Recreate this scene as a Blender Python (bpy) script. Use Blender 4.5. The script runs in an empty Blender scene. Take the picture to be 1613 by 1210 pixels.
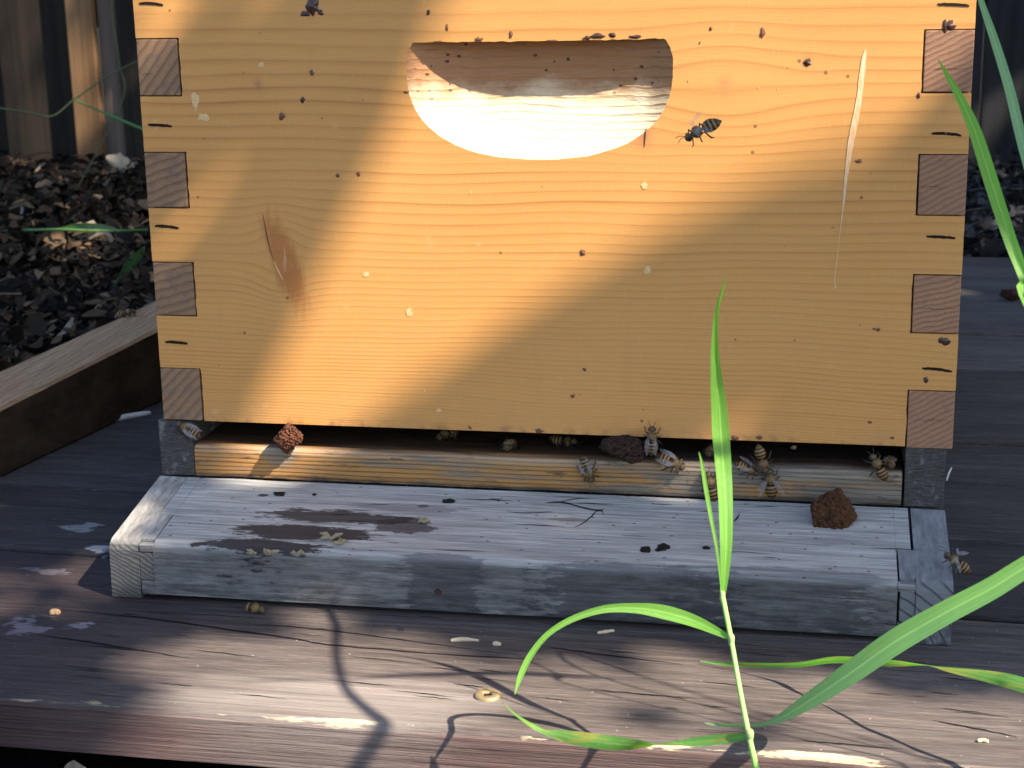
import bpy, bmesh, math, random
from mathutils import Vector, Matrix, noise
from mathutils.geometry import tessellate_polygon
random.seed(11)
V = Vector
scene = bpy.context.scene
COL = scene.collection

# ------------------------------------------------------------------ camera
FPX, PW, PH = 2500.0, 1613.0, 1210.0
CAM = V((0.34451, -0.77700, 0.22867))
RIGHT = V((0.98204096, 0.18785341, -0.01751137))
DOWN = V((0.02999046, -0.2470662, -0.96853439))
FWD = V((-0.18626895, 0.95061527, -0.24826293))
cd = bpy.data.cameras.new('camera')
cam = bpy.data.objects.new('camera', cd)
COL.objects.link(cam)
M = Matrix((RIGHT, -DOWN, -FWD)).transposed().to_4x4()
M.translation = CAM
cam.matrix_world = M
cd.lens = 6.0
cd.sensor_fit = 'HORIZONTAL'
cd.sensor_width = 6.0 * PW / FPX
cd.clip_start = 0.01
cd.clip_end = 500
cd.dof.use_dof = True
cd.dof.focus_distance = 0.76
cd.dof.aperture_fstop = 3.6
scene.camera = cam

# ------------------------------------------------------------------ light
SUN = V((0.64, -0.297, 0.709)).normalized()          # direction towards the sun
w = bpy.data.worlds.new("World")
scene.world = w
w.use_nodes = True
nt = w.node_tree
bg = nt.nodes['Background']
sky = nt.nodes.new('ShaderNodeTexSky')
sky.sky_type = 'NISHITA'
sky.sun_disc = False
sky.sun_elevation = math.asin(SUN.z)
sky.sun_rotation = math.atan2(SUN.x, SUN.y)
nt.links.new(sky.outputs[0], bg.inputs[0])
bg.inputs[1].default_value = 0.108
sl = bpy.data.lights.new('sun', 'SUN')
sl.energy = 5.0
sl.angle = math.radians(0.53)
sl.color = (1.0, 0.88, 0.70)
so = bpy.data.objects.new('sun', sl)
COL.objects.link(so)
so.rotation_euler = SUN.to_track_quat('Z', 'Y').to_euler()
so.location = SUN * 5
scene.view_settings.view_transform = 'Standard'
scene.view_settings.look = 'None'
scene.view_settings.gamma = 1.0
scene.view_settings.exposure = 1.62

# ------------------------------------------------------------------ pixel helpers (a photo pixel to a point on a real plane)
def ray(x, y):
    return RIGHT * ((x - PW / 2) / FPX) + DOWN * ((y - PH / 2) / FPX) + FWD
def at_y(x, y, Y=0.0):
    d = ray(x, y); return CAM + d * ((Y - CAM.y) / d.y)
def at_z(x, y, Z):
    d = ray(x, y); return CAM + d * ((Z - CAM.z) / d.z)
def mpp(p):                                            # metres per photo pixel at a point
    return (p - CAM).dot(FWD) / FPX

# ------------------------------------------------------------------ object helpers
def meta(o, label=None, cat=None, group=None, kind=None):
    if label: o['label'] = label
    if cat: o['category'] = cat
    if group: o['group'] = group
    if kind: o['kind'] = kind
    return o
def thing(name, label, cat, loc=(0, 0, 0), group=None):
    o = bpy.data.objects.new(name, None); COL.objects.link(o)
    o.location = loc; o.empty_display_size = 0.01
    return meta(o, label, cat, group)
def obj(name, bm, mats, parent=None, smooth=False, local=False):
    me = bpy.data.meshes.new(name)
    bm.normal_update()
    bm.to_mesh(me); bm.free()
    if not isinstance(mats, (list, tuple)): mats = [mats]
    for m in mats: me.materials.append(m)
    if smooth:
        for p in me.polygons: p.use_smooth = True
    o = bpy.data.objects.new(name, me); COL.objects.link(o)
    if parent:
        o.parent = parent
        if not local: o.location = -parent.location
    return o
def add_box(bm, a, b, bev=0.0, mi=0, jit=0.0):
    old = set(bm.faces)
    ret = bmesh.ops.create_cube(bm, size=1.0)
    vs = ret['verts']
    for v in vs:
        v.co = V([a[i] + (b[i] - a[i]) * (v.co[i] + .5) for i in range(3)])
        if jit: v.co += V([random.uniform(-jit, jit) for _ in range(3)])
    if bev:
        es = list(set(e for v in vs for e in v.link_edges))
        bmesh.ops.bevel(bm, geom=es, offset=bev, segments=2, affect='EDGES', profile=.6)
    for f in bm.faces:
        if f not in old: f.material_index = mi
def add_prism(bm, poly, axis, a, b, mi=0):
    """poly: 2D outline; axis 'x': poly is (y,z) extruded a..b in x; 'y': (x,z); 'z': (x,y)"""
    def mk(p, t):
        return V((t, p[0], p[1])) if axis == 'x' else V((p[0], t, p[1])) if axis == 'y' else V((p[0], p[1], t))
    A = [bm.verts.new(mk(p, a)) for p in poly]; B = [bm.verts.new(mk(p, b)) for p in poly]
    n = len(poly); fs = []
    for i in range(n):
        fs.append(bm.faces.new((A[i], A[(i + 1) % n], B[(i + 1) % n], B[i])))
    for t in tessellate_polygon([[V((p[0], p[1], 0)) for p in poly]]):
        fs.append(bm.faces.new([A[i] for i in t])); fs.append(bm.faces.new([B[i] for i in t]))
    for f in fs: f.material_index = mi
    bmesh.ops.recalc_face_normals(bm, faces=fs)
    return A + B
def add_tube(bm, pts, rs, seg=6, mi=0):
    pts = [V(p) for p in pts]
    if not isinstance(rs, (list, tuple)): rs = [rs] * len(pts)
    rings = []; up = V((0.13, 0.31, 0.94))
    for i, p in enumerate(pts):
        t = (pts[min(i + 1, len(pts) - 1)] - pts[max(i - 1, 0)]).normalized()
        a = t.cross(up)
        if a.length < 1e-3: a = t.cross(V((1, 0, 0)))
        a.normalize(); b = t.cross(a)
        rings.append([bm.verts.new(p + (a * math.cos(2 * math.pi * k / seg) + b * math.sin(2 * math.pi * k / seg)) * rs[i]) for k in range(seg)])
    for i in range(len(rings) - 1):
        for k in range(seg):
            f = bm.faces.new((rings[i][k], rings[i][(k + 1) % seg], rings[i + 1][(k + 1) % seg], rings[i + 1][k])); f.material_index = mi; f.smooth = True
    for r in (rings[0], rings[-1]):
        f = bm.faces.new(r); f.material_index = mi
def catmull(pts, n):
    """resample tuples of any length"""
    out = []; P = [pts[0]] + list(pts) + [pts[-1]]
    m = len(pts) - 1
    for j in range(n + 1):
        u = j / n * m; i = min(int(u), m - 1); t = u - i
        p0, p1, p2, p3 = P[i], P[i + 1], P[i + 2], P[i + 3]
        out.append(tuple(.5 * (2 * b + (c - a) * t + (2 * a - 5 * b + 4 * c - d) * t * t + (3 * b - a - 3 * c + d) * t ** 3) for a, b, c, d in zip(p0, p1, p2, p3)))
    return out
def blob(cx, cz, rx, rz, n=12, j=.3, rot=0.0):
    pts = []
    for k in range(n):
        a = 2 * math.pi * k / n; r = 1 + random.uniform(-j, j)
        x, z = rx * r * math.cos(a), rz * r * math.sin(a)
        pts.append((cx + x * math.cos(rot) - z * math.sin(rot), cz + x * math.sin(rot) + z * math.cos(rot)))
    return pts
def add_poly(bm, pts3, mi=0):
    vs = [bm.verts.new(p) for p in pts3]
    try:
        f = bm.faces.new(vs); f.material_index = mi
        bmesh.ops.triangulate(bm, faces=[f])
    except ValueError: pass

# ------------------------------------------------------------------ node helpers
class Mat:
    def __init__(s, name, rough=0.6, spec=0.35):
        s.m = bpy.data.materials.new(name); s.m.use_nodes = True
        s.nt = s.m.node_tree; s.b = s.nt.nodes['Principled BSDF']
        s.b.inputs['Roughness'].default_value = rough
        s.b.inputs['Specular IOR Level'].default_value = spec
        tc = s.nt.nodes.new('ShaderNodeTexCoord'); s.P = tc.outputs['Object']
        sx = s.nt.nodes.new('ShaderNodeSeparateXYZ'); s.nt.links.new(s.P, sx.inputs[0])
        s.X, s.Y, s.Z = sx.outputs
    def set(s, inp, v):
        if hasattr(v, 'is_linked') or hasattr(v, 'links'): s.nt.links.new(v, inp)
        elif v is not None:
            try: inp.default_value = v
            except Exception: inp.default_value = (*v, 1)
    def op(s, o, a, b=None, clamp=False):
        n = s.nt.nodes.new('ShaderNodeMath'); n.operation = o; n.use_clamp = clamp
        s.set(n.inputs[0], a)
        if b is not None: s.set(n.inputs[1], b)
        return n.outputs[0]
    def vec(s, x, y, z):
        n = s.nt.nodes.new('ShaderNodeCombineXYZ')
        for i, v in enumerate((x, y, z)): s.set(n.inputs[i], v)
        return n.outputs[0]
    def scale(s, sc, p=None, off=(0, 0, 0)):
        n = s.nt.nodes.new('ShaderNodeMapping'); s.nt.links.new(p or s.P, n.inputs[0])
        n.inputs['Scale'].default_value = sc; n.inputs['Location'].default_value = off
        return n.outputs[0]
    def noise(s, p, scale=1.0, detail=3.0, rough=.55, dist=0.0, col=False):
        n = s.nt.nodes.new('ShaderNodeTexNoise'); s.nt.links.new(p, n.inputs['Vector'])
        n.inputs['Scale'].default_value = scale; n.inputs['Detail'].default_value = detail
        n.inputs['Roughness'].default_value = rough; n.inputs['Distortion'].default_value = dist
        return n.outputs['Color' if col else 'Fac']
    def vor(s, p, scale=1.0, out='Distance', feat='F1', rnd=1.0):
        n = s.nt.nodes.new('ShaderNodeTexVoronoi'); s.nt.links.new(p, n.inputs['Vector'])
        n.feature = feat; n.inputs['Scale'].default_value = scale; n.inputs['Randomness'].default_value = rnd
        return n.outputs[out]
    def white(s, v):
        n = s.nt.nodes.new('ShaderNodeTexWhiteNoise'); n.noise_dimensions = '1D'; s.set(n.inputs['W'], v)
        return n.outputs['Value']
    def ramp(s, f, stops, interp='LINEAR'):
        n = s.nt.nodes.new('ShaderNodeValToRGB'); s.set(n.inputs[0], f)
        cr = n.color_ramp; cr.interpolation = interp
        while len(cr.elements) < len(stops): cr.elements.new(0.5)
        for e, (p, c) in zip(cr.elements, stops):
            e.position = p; e.color = (c, c, c, 1) if not hasattr(c, '__len__') else (*c, 1)
        return n.outputs[0]
    def mr(s, v, a, b, c=0.0, d=1.0):
        n = s.nt.nodes.new('ShaderNodeMapRange'); s.set(n.inputs[0], v)
        for i, q in enumerate((a, b, c, d)): s.set(n.inputs[i + 1], q)
        return n.outputs[0]
    def mix(s, f, a, b, mode='MIX'):
        n = s.nt.nodes.new('ShaderNodeMix'); n.data_type = 'RGBA'; n.blend_type = mode
        s.set(n.inputs[0], f)
        for i, c in ((6, a), (7, b)):
            if hasattr(c, 'links'): s.nt.links.new(c, n.inputs[i])
            else: n.inputs[i].default_value = (*c, 1)
        return n.outputs[2]
    def ellipse(s, u, v, cu, cv, ru, rv, p=2.0):
        """gaussian bump round a spot on the surface"""
        a = s.op('DIVIDE', s.op('SUBTRACT', u, cu), ru); b = s.op('DIVIDE', s.op('SUBTRACT', v, cv), rv)
        d = s.op('ADD', s.op('MULTIPLY', a, a), s.op('MULTIPLY', b, b))
        return s.op('POWER', 2.71828, s.op('MULTIPLY', d, -1.0))
    def bump(s, h, strength=.3, dist=.001):
        n = s.nt.nodes.new('ShaderNodeBump'); n.inputs['Strength'].default_value = strength
        n.inputs['Distance'].default_value = dist; s.nt.links.new(h, n.inputs['Height'])
        s.nt.links.new(n.outputs[0], s.b.inputs['Normal']); return n.outputs[0]
    def out(s, c, rough=None):
        s.set(s.b.inputs['Base Color'], c if hasattr(c, 'links') else (*c, 1))
        if rough is not None: s.set(s.b.inputs['Roughness'], rough)
        return s.m

def plain(name, c, rough=.6, spec=.3, var=.35, sc=900.0):
    m = Mat(name, rough, spec)
    n = m.noise(m.P, sc, 4)
    return m.out(m.mix(n, tuple(q * (1 - var) for q in c), tuple(min(1, q * (1 + var)) for q in c)))

# ---- pale pine of the hive box
def mat_pine():
    m = Mat('pine', .45, .35)
    X, Y, Z = m.X, m.Y, m.Z
    lo = m.noise(m.scale((4, 4, 13)), 1.0, 2)
    mid = m.noise(m.scale((16, 16, 60)), 1.0, 2)
    z = m.op('ADD', Z, m.op('MULTIPLY', m.op('SUBTRACT', lo, .5), .017))
    z = m.op('ADD', z, m.op('MULTIPLY', m.op('SUBTRACT', mid, .5), .0012))
    for kx, kz, rx, rz, am in ((.298, .177, .036, .022, 1.0), (.260, .152, .02, .010, .8), (.070, .089, .014, .02, .9), (.338, .187, .012, .006, .5)):
        g = m.ellipse(X, Z, kx, kz, rx, rz)
        z = m.op('SUBTRACT', z, m.op('MULTIPLY', m.op('MULTIPLY', g, m.op('SUBTRACT', Z, kz)), am * .8))
    z = m.op('MAXIMUM', z, 0.0)
    ph = m.op('MULTIPLY', m.op('LOGARITHM', m.op('ADD', .0013, m.op('MULTIPLY', z, .031)), 2.71828), 1 / .031)
    fr = m.op('FRACT', ph); idx = m.op('FLOOR', ph)
    late = m.ramp(fr, [(0, .30), (.16, .04), (.5, .08), (.78, .38), (.92, .85), (1, .5)])
    amp = m.op('ADD', .42, m.op('MULTIPLY', m.white(idx), .6))
    along = m.noise(m.scale((9, 9, 120)), 1.0, 2)
    late = m.op('MULTIPLY', m.op('MULTIPLY', late, amp), m.mr(along, .25, .7, .5, 1.1), True)
    c = m.mix(late, (.60, .290, .084), (.36, .125, .028))
    big = m.noise(m.scale((7, 7, 10)), 1.0, 3)
    bd = m.noise(m.scale((5, 5, 70), off=(.3, 0, 2.2)), 1.0, 3)
    c = m.mix(m.mr(bd, .48, .72, 0, .5), c, (.58, .27, .08))
    c = m.mix(m.mr(big, .35, .7), c, m.mix(.5, c, (.65, .33, .105)))
    fib = m.noise(m.scale((60, 60, 2600)), 1.0, 3)
    c = m.mix(m.mr(fib, .4, .75, 0, .30), c, (.40, .20, .075))
    tick = m.noise(m.scale((900, 900, 90)), 1.0, 3, .6)
    c = m.mix(m.mr(tick, .58, .85, 0, .16), c, (.80, .60, .34))
    # knots
    for kx, kz, r in ((.2985, .1768, .0033), (.2595, .1525, .0042), (.3372, .1875, .0022), (.064, .178, .002)):
        g = m.ellipse(X, Z, kx, kz, r, r * 1.25)
        c = m.mix(m.op('MULTIPLY', g, .8), c, (.40, .16, .07))
    g = m.ellipse(X, Z, .310, .176, .035, .014)
    c = m.mix(m.op('MULTIPLY', g, .35), c, (.62, .33, .10))
    g = m.ellipse(m.op('ADD', X, m.op('MULTIPLY', m.op('SUBTRACT', Z, .087), .28)), Z, .0735, .087, .0088, .028)
    tn = m.noise(m.scale((420, 420, 70)), 1.0, 4, .6)
    c = m.mix(m.op('MULTIPLY', m.mr(m.op('ADD', g, m.op('MULTIPLY', m.op('SUBTRACT', tn, .5), .9)), .3, .75), .8), c, (.40, .135, .035))
    c = m.mix(m.op('MULTIPLY', m.mr(m.op('ADD', g, m.op('MULTIPLY', m.op('SUBTRACT', tn, .5), 1.6)), .95, 1.15), .6), c, (.62, .40, .24))
    # yellowish blotches of wax and specks of propolis
    bl = m.noise(m.P, 55, 4, .6)
    c = m.mix(m.mr(bl, .66, .78, 0, .25), c, (.80, .62, .36))
    sp = m.vor(m.P, 95); on = m.vor(m.P, 95, 'Color')
    k = m.op('MULTIPLY', m.op('LESS_THAN', m.op('ADD', sp, m.op('MULTIPLY', m.noise(m.P, 900, 2), .10)), .135), m.op('GREATER_THAN', on, .88))
    c = m.mix(m.op('MULTIPLY', k, .75), c, (.16, .07, .03))
    sp = m.vor(m.P, 210); on = m.vor(m.P, 210, 'Color')
    k = m.op('MULTIPLY', m.op('LESS_THAN', sp, .10), m.op('GREATER_THAN', on, .94))
    c = m.mix(m.op('MULTIPLY', k, .7), c, (.25, .11, .05))
    dr = m.noise(m.scale((90, 90, 9)), 1.0, 4, .6)
    c = m.mix(m.mr(dr, .60, .78, 0, .22), c, (.46, .22, .075))
    # grimy towards lower right corner and around the side joints (dirt that stays)
    dirt = m.noise(m.P, 30, 4, .6)
    gr = m.op('MULTIPLY', m.mr(Z, .018, 0.0), m.mr(dirt, .42, .68))
    c = m.mix(m.op('MULTIPLY', gr, .25), c, (.36, .24, .14))
    ed = m.op('MULTIPLY', m.mr(Z, .0045, 0.0), m.mr(m.noise(m.scale((120, 120, 120)), 1.0, 4, .65), .48, .62))
    c = m.mix(m.op('MULTIPLY', ed, .55), c, (.17, .07, .03))
    h = m.op('ADD', m.op('MULTIPLY', fib, .5), m.op('MULTIPLY', late, .8))
    m.bump(h, .25, .0006)
    return m.out(c, m.mr(fib, .3, .7, .38, .55))
# ---- sawn end grain of the finger joints
def mat_endgrain(name, cols, seed=0.0, grey=.4, freq=330.0):
    m = Mat(name, .85, .15)
    cell = m.op('FLOOR', m.op('DIVIDE', m.Z, .0576))
    rn = m.white(m.op('ADD', cell, seed))
    ang = m.op('ADD', -.9, m.op('MULTIPLY', rn, .7))
    u = m.op('ADD', m.op('MULTIPLY', m.X, m.op('SINE', ang)), m.op('MULTIPLY', m.Z, m.op('COSINE', ang)))
    wob = m.noise(m.P, 90, 3)
    u = m.op('ADD', u, m.op('MULTIPLY', wob, .0032))
    fr = m.op('FRACT', m.op('MULTIPLY', u, freq))
    late = m.ramp(fr, [(0, .2), (.4, 0.), (.8, .55), (.93, 1), (1, .3)])
    n1 = m.noise(m.P, 1500, 4, .7); n2 = m.noise(m.P, 160, 3)
    c = m.mix(m.op('MULTIPLY', late, .8), cols[0], cols[1])
    c = m.mix(m.mr(n1, .35, .75, 0, .55), c, cols[1])
    c = m.mix(m.mr(n2, .5, .75, 0, grey), c, (.10, .095, .10))
    saw = m.noise(m.scale((700, 700, 5000)), 1.0, 2)
    c = m.mix(m.mr(saw, .5, .7, 0, .25), c, cols[2])
    rnz = m.white(m.op('ADD', cell, seed + 7.3))
    c = m.mix(m.op('MULTIPLY', rnz, .3), c, (.19, .12, .085))
    m.bump(m.op('ADD', n1, late), .5, .0007)
    return m.out(c)
# ---- weathered grey wood with streaks along x
def mat_weathered(name, pale, dark, brown=None, stains=(), edge_dark=0.0, slope=True, seed=(0, 0, 0), warm=None):
    m = Mat(name, .8, .2)
    P = m.scale((1, 1, 1), off=seed)
    # across-grain coordinate follows the profile
    a = m.noise(m.scale((18, 420, 420), P), 1.0, 4, .65)
    b = m.noise(m.scale((55, 1700, 1700), P), 1.0, 3, .6)
    big = m.noise(m.scale((9, 30, 30), P), 1.0, 4, .6)
    c = m.mix(m.mr(a, .32, .66), dark, pale)
    c = m.mix(m.mr(b, .50, .68, 0, .55), c, tuple(q * .6 for q in dark))
    c = m.mix(m.mr(big, .5, .72, 0, .55), c, tuple(q * .75 for q in dark))
    if warm: c = m.mix(m.mr(m.noise(m.scale((14, 60, 60), P), 1.0, 3), .5, .7, 0, .5), c, warm)
    cr = m.noise(m.scale((10, 900, 900), P, (3.1, .2, .7)), 1.0, 2, .5, .4)
    c = m.mix(m.mr(cr, .68, .74, 0, .75), c, (.02, .018, .018))
    nz = m.noise(m.scale((60, 260, 260), P), 1.0, 5, .7)
    for cu, cv, ru, rv, col, am in stains:
        g = m.ellipse(m.X, m.Y, cu, cv, ru, rv)
        g = m.mr(m.op('ADD', g, m.op('MULTIPLY', m.op('SUBTRACT', nz, .5), 1.5)), .38, .50)
        c = m.mix(m.op('MULTIPLY', g, am), c, col)
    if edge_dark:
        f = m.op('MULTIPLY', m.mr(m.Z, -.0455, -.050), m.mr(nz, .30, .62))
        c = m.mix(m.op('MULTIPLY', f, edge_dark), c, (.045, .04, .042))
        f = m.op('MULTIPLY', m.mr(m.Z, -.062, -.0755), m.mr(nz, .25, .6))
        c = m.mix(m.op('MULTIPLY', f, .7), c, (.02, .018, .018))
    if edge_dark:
        f = m.op('MULTIPLY', m.mr(m.op('ADD', m.Z, m.op('MULTIPLY', m.op('SUBTRACT', nz, .5), .004)), -.0462, -.0485), .72)  # front face painted darker for shade as well as dirt
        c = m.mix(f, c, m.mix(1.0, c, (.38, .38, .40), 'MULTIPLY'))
    g = m.vor(m.scale((1, 2, 2), P), 150); on = m.vor(m.scale((1, 2, 2), P), 150, 'Color')
    k = m.op('MULTIPLY', m.op('LESS_THAN', g, .15), m.op('GREATER_THAN', on, .68))
    c = m.mix(m.op('MULTIPLY', k, .8), c, (.04, .025, .02))
    h = m.op('ADD', m.op('MULTIPLY', a, .7), m.op('ADD', m.op('MULTIPLY', b, .5), m.op('MULTIPLY', cr, -.8)))
    m.bump(h, .55, .0012)
    return m.out(c)
# ---- stained deck boards
def mat_deck(name, c0, c1, worn_lit=0.0, seed=(0, 0, 0), rough=.55, spec=.45, paint=None):
    m = Mat(name, rough, spec)
    P = m.scale((1, 1, 1), off=seed)
    a = m.noise(m.scale((9, 260, 260), P), 1.0, 5, .65)
    b = m.noise(m.scale((40, 1500, 1500), P), 1.0, 3, .6)
    big = m.noise(m.scale((6, 22, 22), P), 1.0, 4, .6)
    c = m.mix(m.mr(a, .3, .7), c0, c1)
    c = m.mix(m.mr(big, .42, .72, 0, .6), c, tuple(q * .55 for q in c0))
    c = m.mix(m.mr(b, .55, .72, 0, .5), c, tuple(q * .3 for q in c0))
    pinkn = m.noise(m.scale((11, 500, 500), P, (1.7, 0, 0)), 1.0, 3)
    c = m.mix(m.mr(pinkn, .56, .74, 0, .6), c, tuple(min(1, q * k) for q, k in zip(c1, (1.6, 1.35, 1.3))))
    fine = m.noise(m.scale((90, 2600, 2600), P), 1.0, 4, .7)
    c = m.mix(m.mr(fine, .36, .60, .55, 0), c, tuple(q * .38 for q in c0))
    c = m.mix(m.mr(fine, .58, .74, 0, .5), c, tuple(min(1, q * 1.7) for q in c1))
    fleck = m.noise(m.scale((35, 1100, 1100), P, (.7, 1, 0)), 1.0, 3, .6)
    c = m.mix(m.mr(fleck, .62, .70, 0, .75), c, tuple(q * .22 for q in c0))
    cr = m.noise(m.scale((5, 700, 700), P, (2.3, 0, 0)), 1.0, 2, .5, .3)
    c = m.mix(m.mr(cr, .685, .73, 0, .9), c, (.008, .007, .008))
    g = m.vor(m.scale((1, 1, 1), P), 260); on = m.vor(m.scale((1, 1, 1), P), 260, 'Color')
    k = m.op('MULTIPLY', m.op('LESS_THAN', g, .11), m.op('GREATER_THAN', on, .80))
    c = m.mix(m.op('MULTIPLY', k, .7), c, (.45, .42, .38))
    if worn_lit:                                           # splintered arris showing raw wood
        n = m.noise(m.scale((28, 200, 200), P), 1.0, 5, .7)
        n0 = m.noise(m.scale((12, 1, 1), P, (.4, 0, 0)), 1.0, 2)
        d = m.op('ADD', m.op('ABSOLUTE', m.op('ADD', m.Y, .1865)), m.op('ABSOLUTE', m.op('ADD', m.Z, .0757)))
        f = m.mr(m.op('ADD', m.op('MULTIPLY', d, 95.0), m.op('ADD', n, m.op('MULTIPLY', n0, .7))), 1.03, .97)
        pk = m.mr(m.Z, -.0768, -.0785)
        c = m.mix(m.op('MULTIPLY', pk, .75), c, m.mix(m.mr(a, .3, .7), (.075, .042, .040), (.155, .090, .082)))
        c = m.mix(f, c, m.mix(m.mr(a, .3, .7), (.42, .32, .18), (.66, .56, .38)))
    if paint:
        n = m.noise(m.scale((60, 120, 120), P), 1.0, 5, .65)
        for cu, cv, ru, rv, am in paint:
            g = m.ellipse(m.X, m.Y, cu, cv, ru, rv)
            f = m.mr(m.op('ADD', m.op('MULTIPLY', g, .62), n), 1.02, 1.07)
            c = m.mix(m.op('MULTIPLY', f, am), c, m.mix(m.mr(b, .4, .7), (.46, .47, .49), (.22, .22, .24)))
    if worn_lit:                                           # left end darkened by painted shade over stain, middle paled by painted sun
        n = m.noise(m.scale((7, 40, 40), P), 1.0, 4, .6)
        f = m.mr(m.op('ADD', m.X, m.op('MULTIPLY', m.op('SUBTRACT', n, .5), .12)), .10, .0)
        c = m.mix(f, c, m.mix(1.0, c, (.42, .36, .40), 'MULTIPLY'))
        fd = m.mr(m.op('ADD', m.ellipse(m.X, m.Y, .15, -.165, .10, .035), m.op('MULTIPLY', m.op('SUBTRACT', n, .5), .8)), .45, .8)
        c = m.mix(m.op('MULTIPLY', fd, .6), c, m.mix(m.mr(a, .3, .7), (.20, .17, .155), (.34, .30, .28)))
    oi = m.nt.nodes.new('ShaderNodeObjectInfo')
    c = m.mix(m.mr(oi.outputs['Random'], 0, 1, 0, 0 if worn_lit else .45), c, m.mix(1.0, c, (.45, .45, .47), 'MULTIPLY'))
    m.bump(m.op('ADD', m.op('MULTIPLY', a, .8), m.op('ADD', m.op('MULTIPLY', b, .5), m.op('ADD', m.op('MULTIPLY', cr, -.8), m.op('MULTIPLY', fine, .5)))), .6, .0014)
    return m.out(c, m.mr(a, .3, .7, rough - .08, rough + .15))

PINE = mat_pine()
m = Mat('raw cut wood', .6, .25)
ph = m.op('ADD', m.op('MULTIPLY', m.Z, 230), m.op('MULTIPLY', m.noise(m.scale((14, 60, 30)), 1.0, 3), 2.6))
late = m.ramp(m.op('FRACT', ph), [(0, .2), (.3, 0), (.7, .25), (.92, 1), (1, .4)])
fib = m.noise(m.scale((50, 900, 2000)), 1.0, 4, .6)
c = m.mix(m.op('MULTIPLY', late, .5), (.86, .71, .48), (.66, .42, .20))
c = m.mix(m.mr(fib, .5, .75, 0, .35), c, (.55, .34, .17))
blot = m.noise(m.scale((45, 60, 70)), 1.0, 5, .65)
st = m.mr(m.op('ADD', m.op('MULTIPLY', m.op('SUBTRACT', m.Z, .171), 70), m.op('MULTIPLY', m.op('SUBTRACT', blot, .5), 2.2)), -.5, .7)  # brown shade of the lip painted into the upper recess
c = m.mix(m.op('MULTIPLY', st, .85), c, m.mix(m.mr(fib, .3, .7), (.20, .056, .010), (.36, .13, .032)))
rg = m.mr(m.op('ADD', m.op('MULTIPLY', m.op('SUBTRACT', m.X, .258), 160), m.op('MULTIPLY', m.op('SUBTRACT', blot, .5), 2)), 0, 1.2)
c = m.mix(m.op('MULTIPLY', rg, m.mr(late, .2, .8, .25, .8)), c, (.22, .11, .05))
sp = m.vor(m.scale((1, 1, 1.4)), 190); on = m.vor(m.scale((1, 1, 1.4)), 190, 'Color')
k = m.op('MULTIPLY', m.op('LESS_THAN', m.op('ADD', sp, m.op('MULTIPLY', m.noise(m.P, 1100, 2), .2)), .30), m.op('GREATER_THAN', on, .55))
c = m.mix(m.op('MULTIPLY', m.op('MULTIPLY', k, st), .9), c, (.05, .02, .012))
m.bump(m.op('ADD', fib, m.op('MULTIPLY', late, 1.0)), .5, .0008)
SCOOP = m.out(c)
END_L = mat_endgrain('end grain weathered', ((.34, .20, .115), (.12, .065, .038), (.46, .30, .19)), 1.0, .55, 230.0)
END_R = mat_endgrain('end grain pinkish', ((.42, .225, .135), (.21, .095, .055), (.50, .30, .19)), 5.0, .25, 380.0)
PROP = plain('propolis', (.055, .022, .014), .35, .5)
PROP2 = plain('propolis brown', (.15, .06, .03), .5, .4)
WAXY = plain('wax smear', (.66, .43, .20), .5, .4)
m = Mat('pale scratch', .5, .5)
SCRATCH = m.out(m.mix(m.mr(m.noise(m.scale((1400, 1400, 160)), 1.0, 4, .7), .40, .62), (.67, .37, .14), (.74, .56, .40)))
TORN = plain('torn fibre', (.50, .28, .14), .8, .2, .5, 1600)
DARK = plain('painted cavity shadow and cracks', (.012, .009, .007), .9, .1)  # near-black for cracks, and painted shade in joint slits and screw socket
STEEL = plain('rusty steel', (.022, .013, .009), .8, .1, .5, 2500)

# ------------------------------------------------------------------ ground
GZ = -.125
m = Mat('soil', .95, .1)
a = m.noise(m.P, 14, 6, .65); b = m.noise(m.P, 120, 5, .7)
cc = m.mix(m.mr(a, .3, .7), (.006, .005, .004), (.018, .014, .011))
cc = m.mix(m.mr(b, .5, .75, 0, .6), cc, (.035, .028, .022))
m.bump(m.op('ADD', a, b), .9, .012)
SOIL = m.out(cc)
bm = bmesh.new()
add_poly(bm, [(-200, -200, GZ), (200, -200, GZ), (200, 200, GZ), (-200, 200, GZ)])
obj('ground', bm, SOIL)['kind'] = 'structure'

# ------------------------------------------------------------------ deck
DZ = -.0755
deck = thing('wooden_deck', 'low deck of dark stained weathered boards under the hive', 'deck', (.15, -.187, DZ))
DK_FRONT = mat_deck('deck stain worn', (.076, .060, .057), (.165, .138, .129), 1.0, (0, 0, 0), .6, .35,
                    paint=((-.03, -.112, .022, .030, .9), (-.005, -.105, .014, .012, .9), (-.055, -.04, .03, .012, .7), (.0, -.06, .015, .008, .5)))
DK_MID = mat_deck('deck stain mid', (.044, .039, .039), (.108, .097, .095), 0, (2.2, .3, .1), .75, .2,
                  paint=((-.045, -.002, .02, .010, .9), (-.07, .03, .02, .02, .6)))
DK_BACK = mat_deck('deck stain dark', (.060, .056, .055), (.165, .153, .148), 0, (5.2, 1.3, .4), .8, .15)
DKCR = plain('deck crack', (.012, .010, .011), .9, .1)
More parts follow.
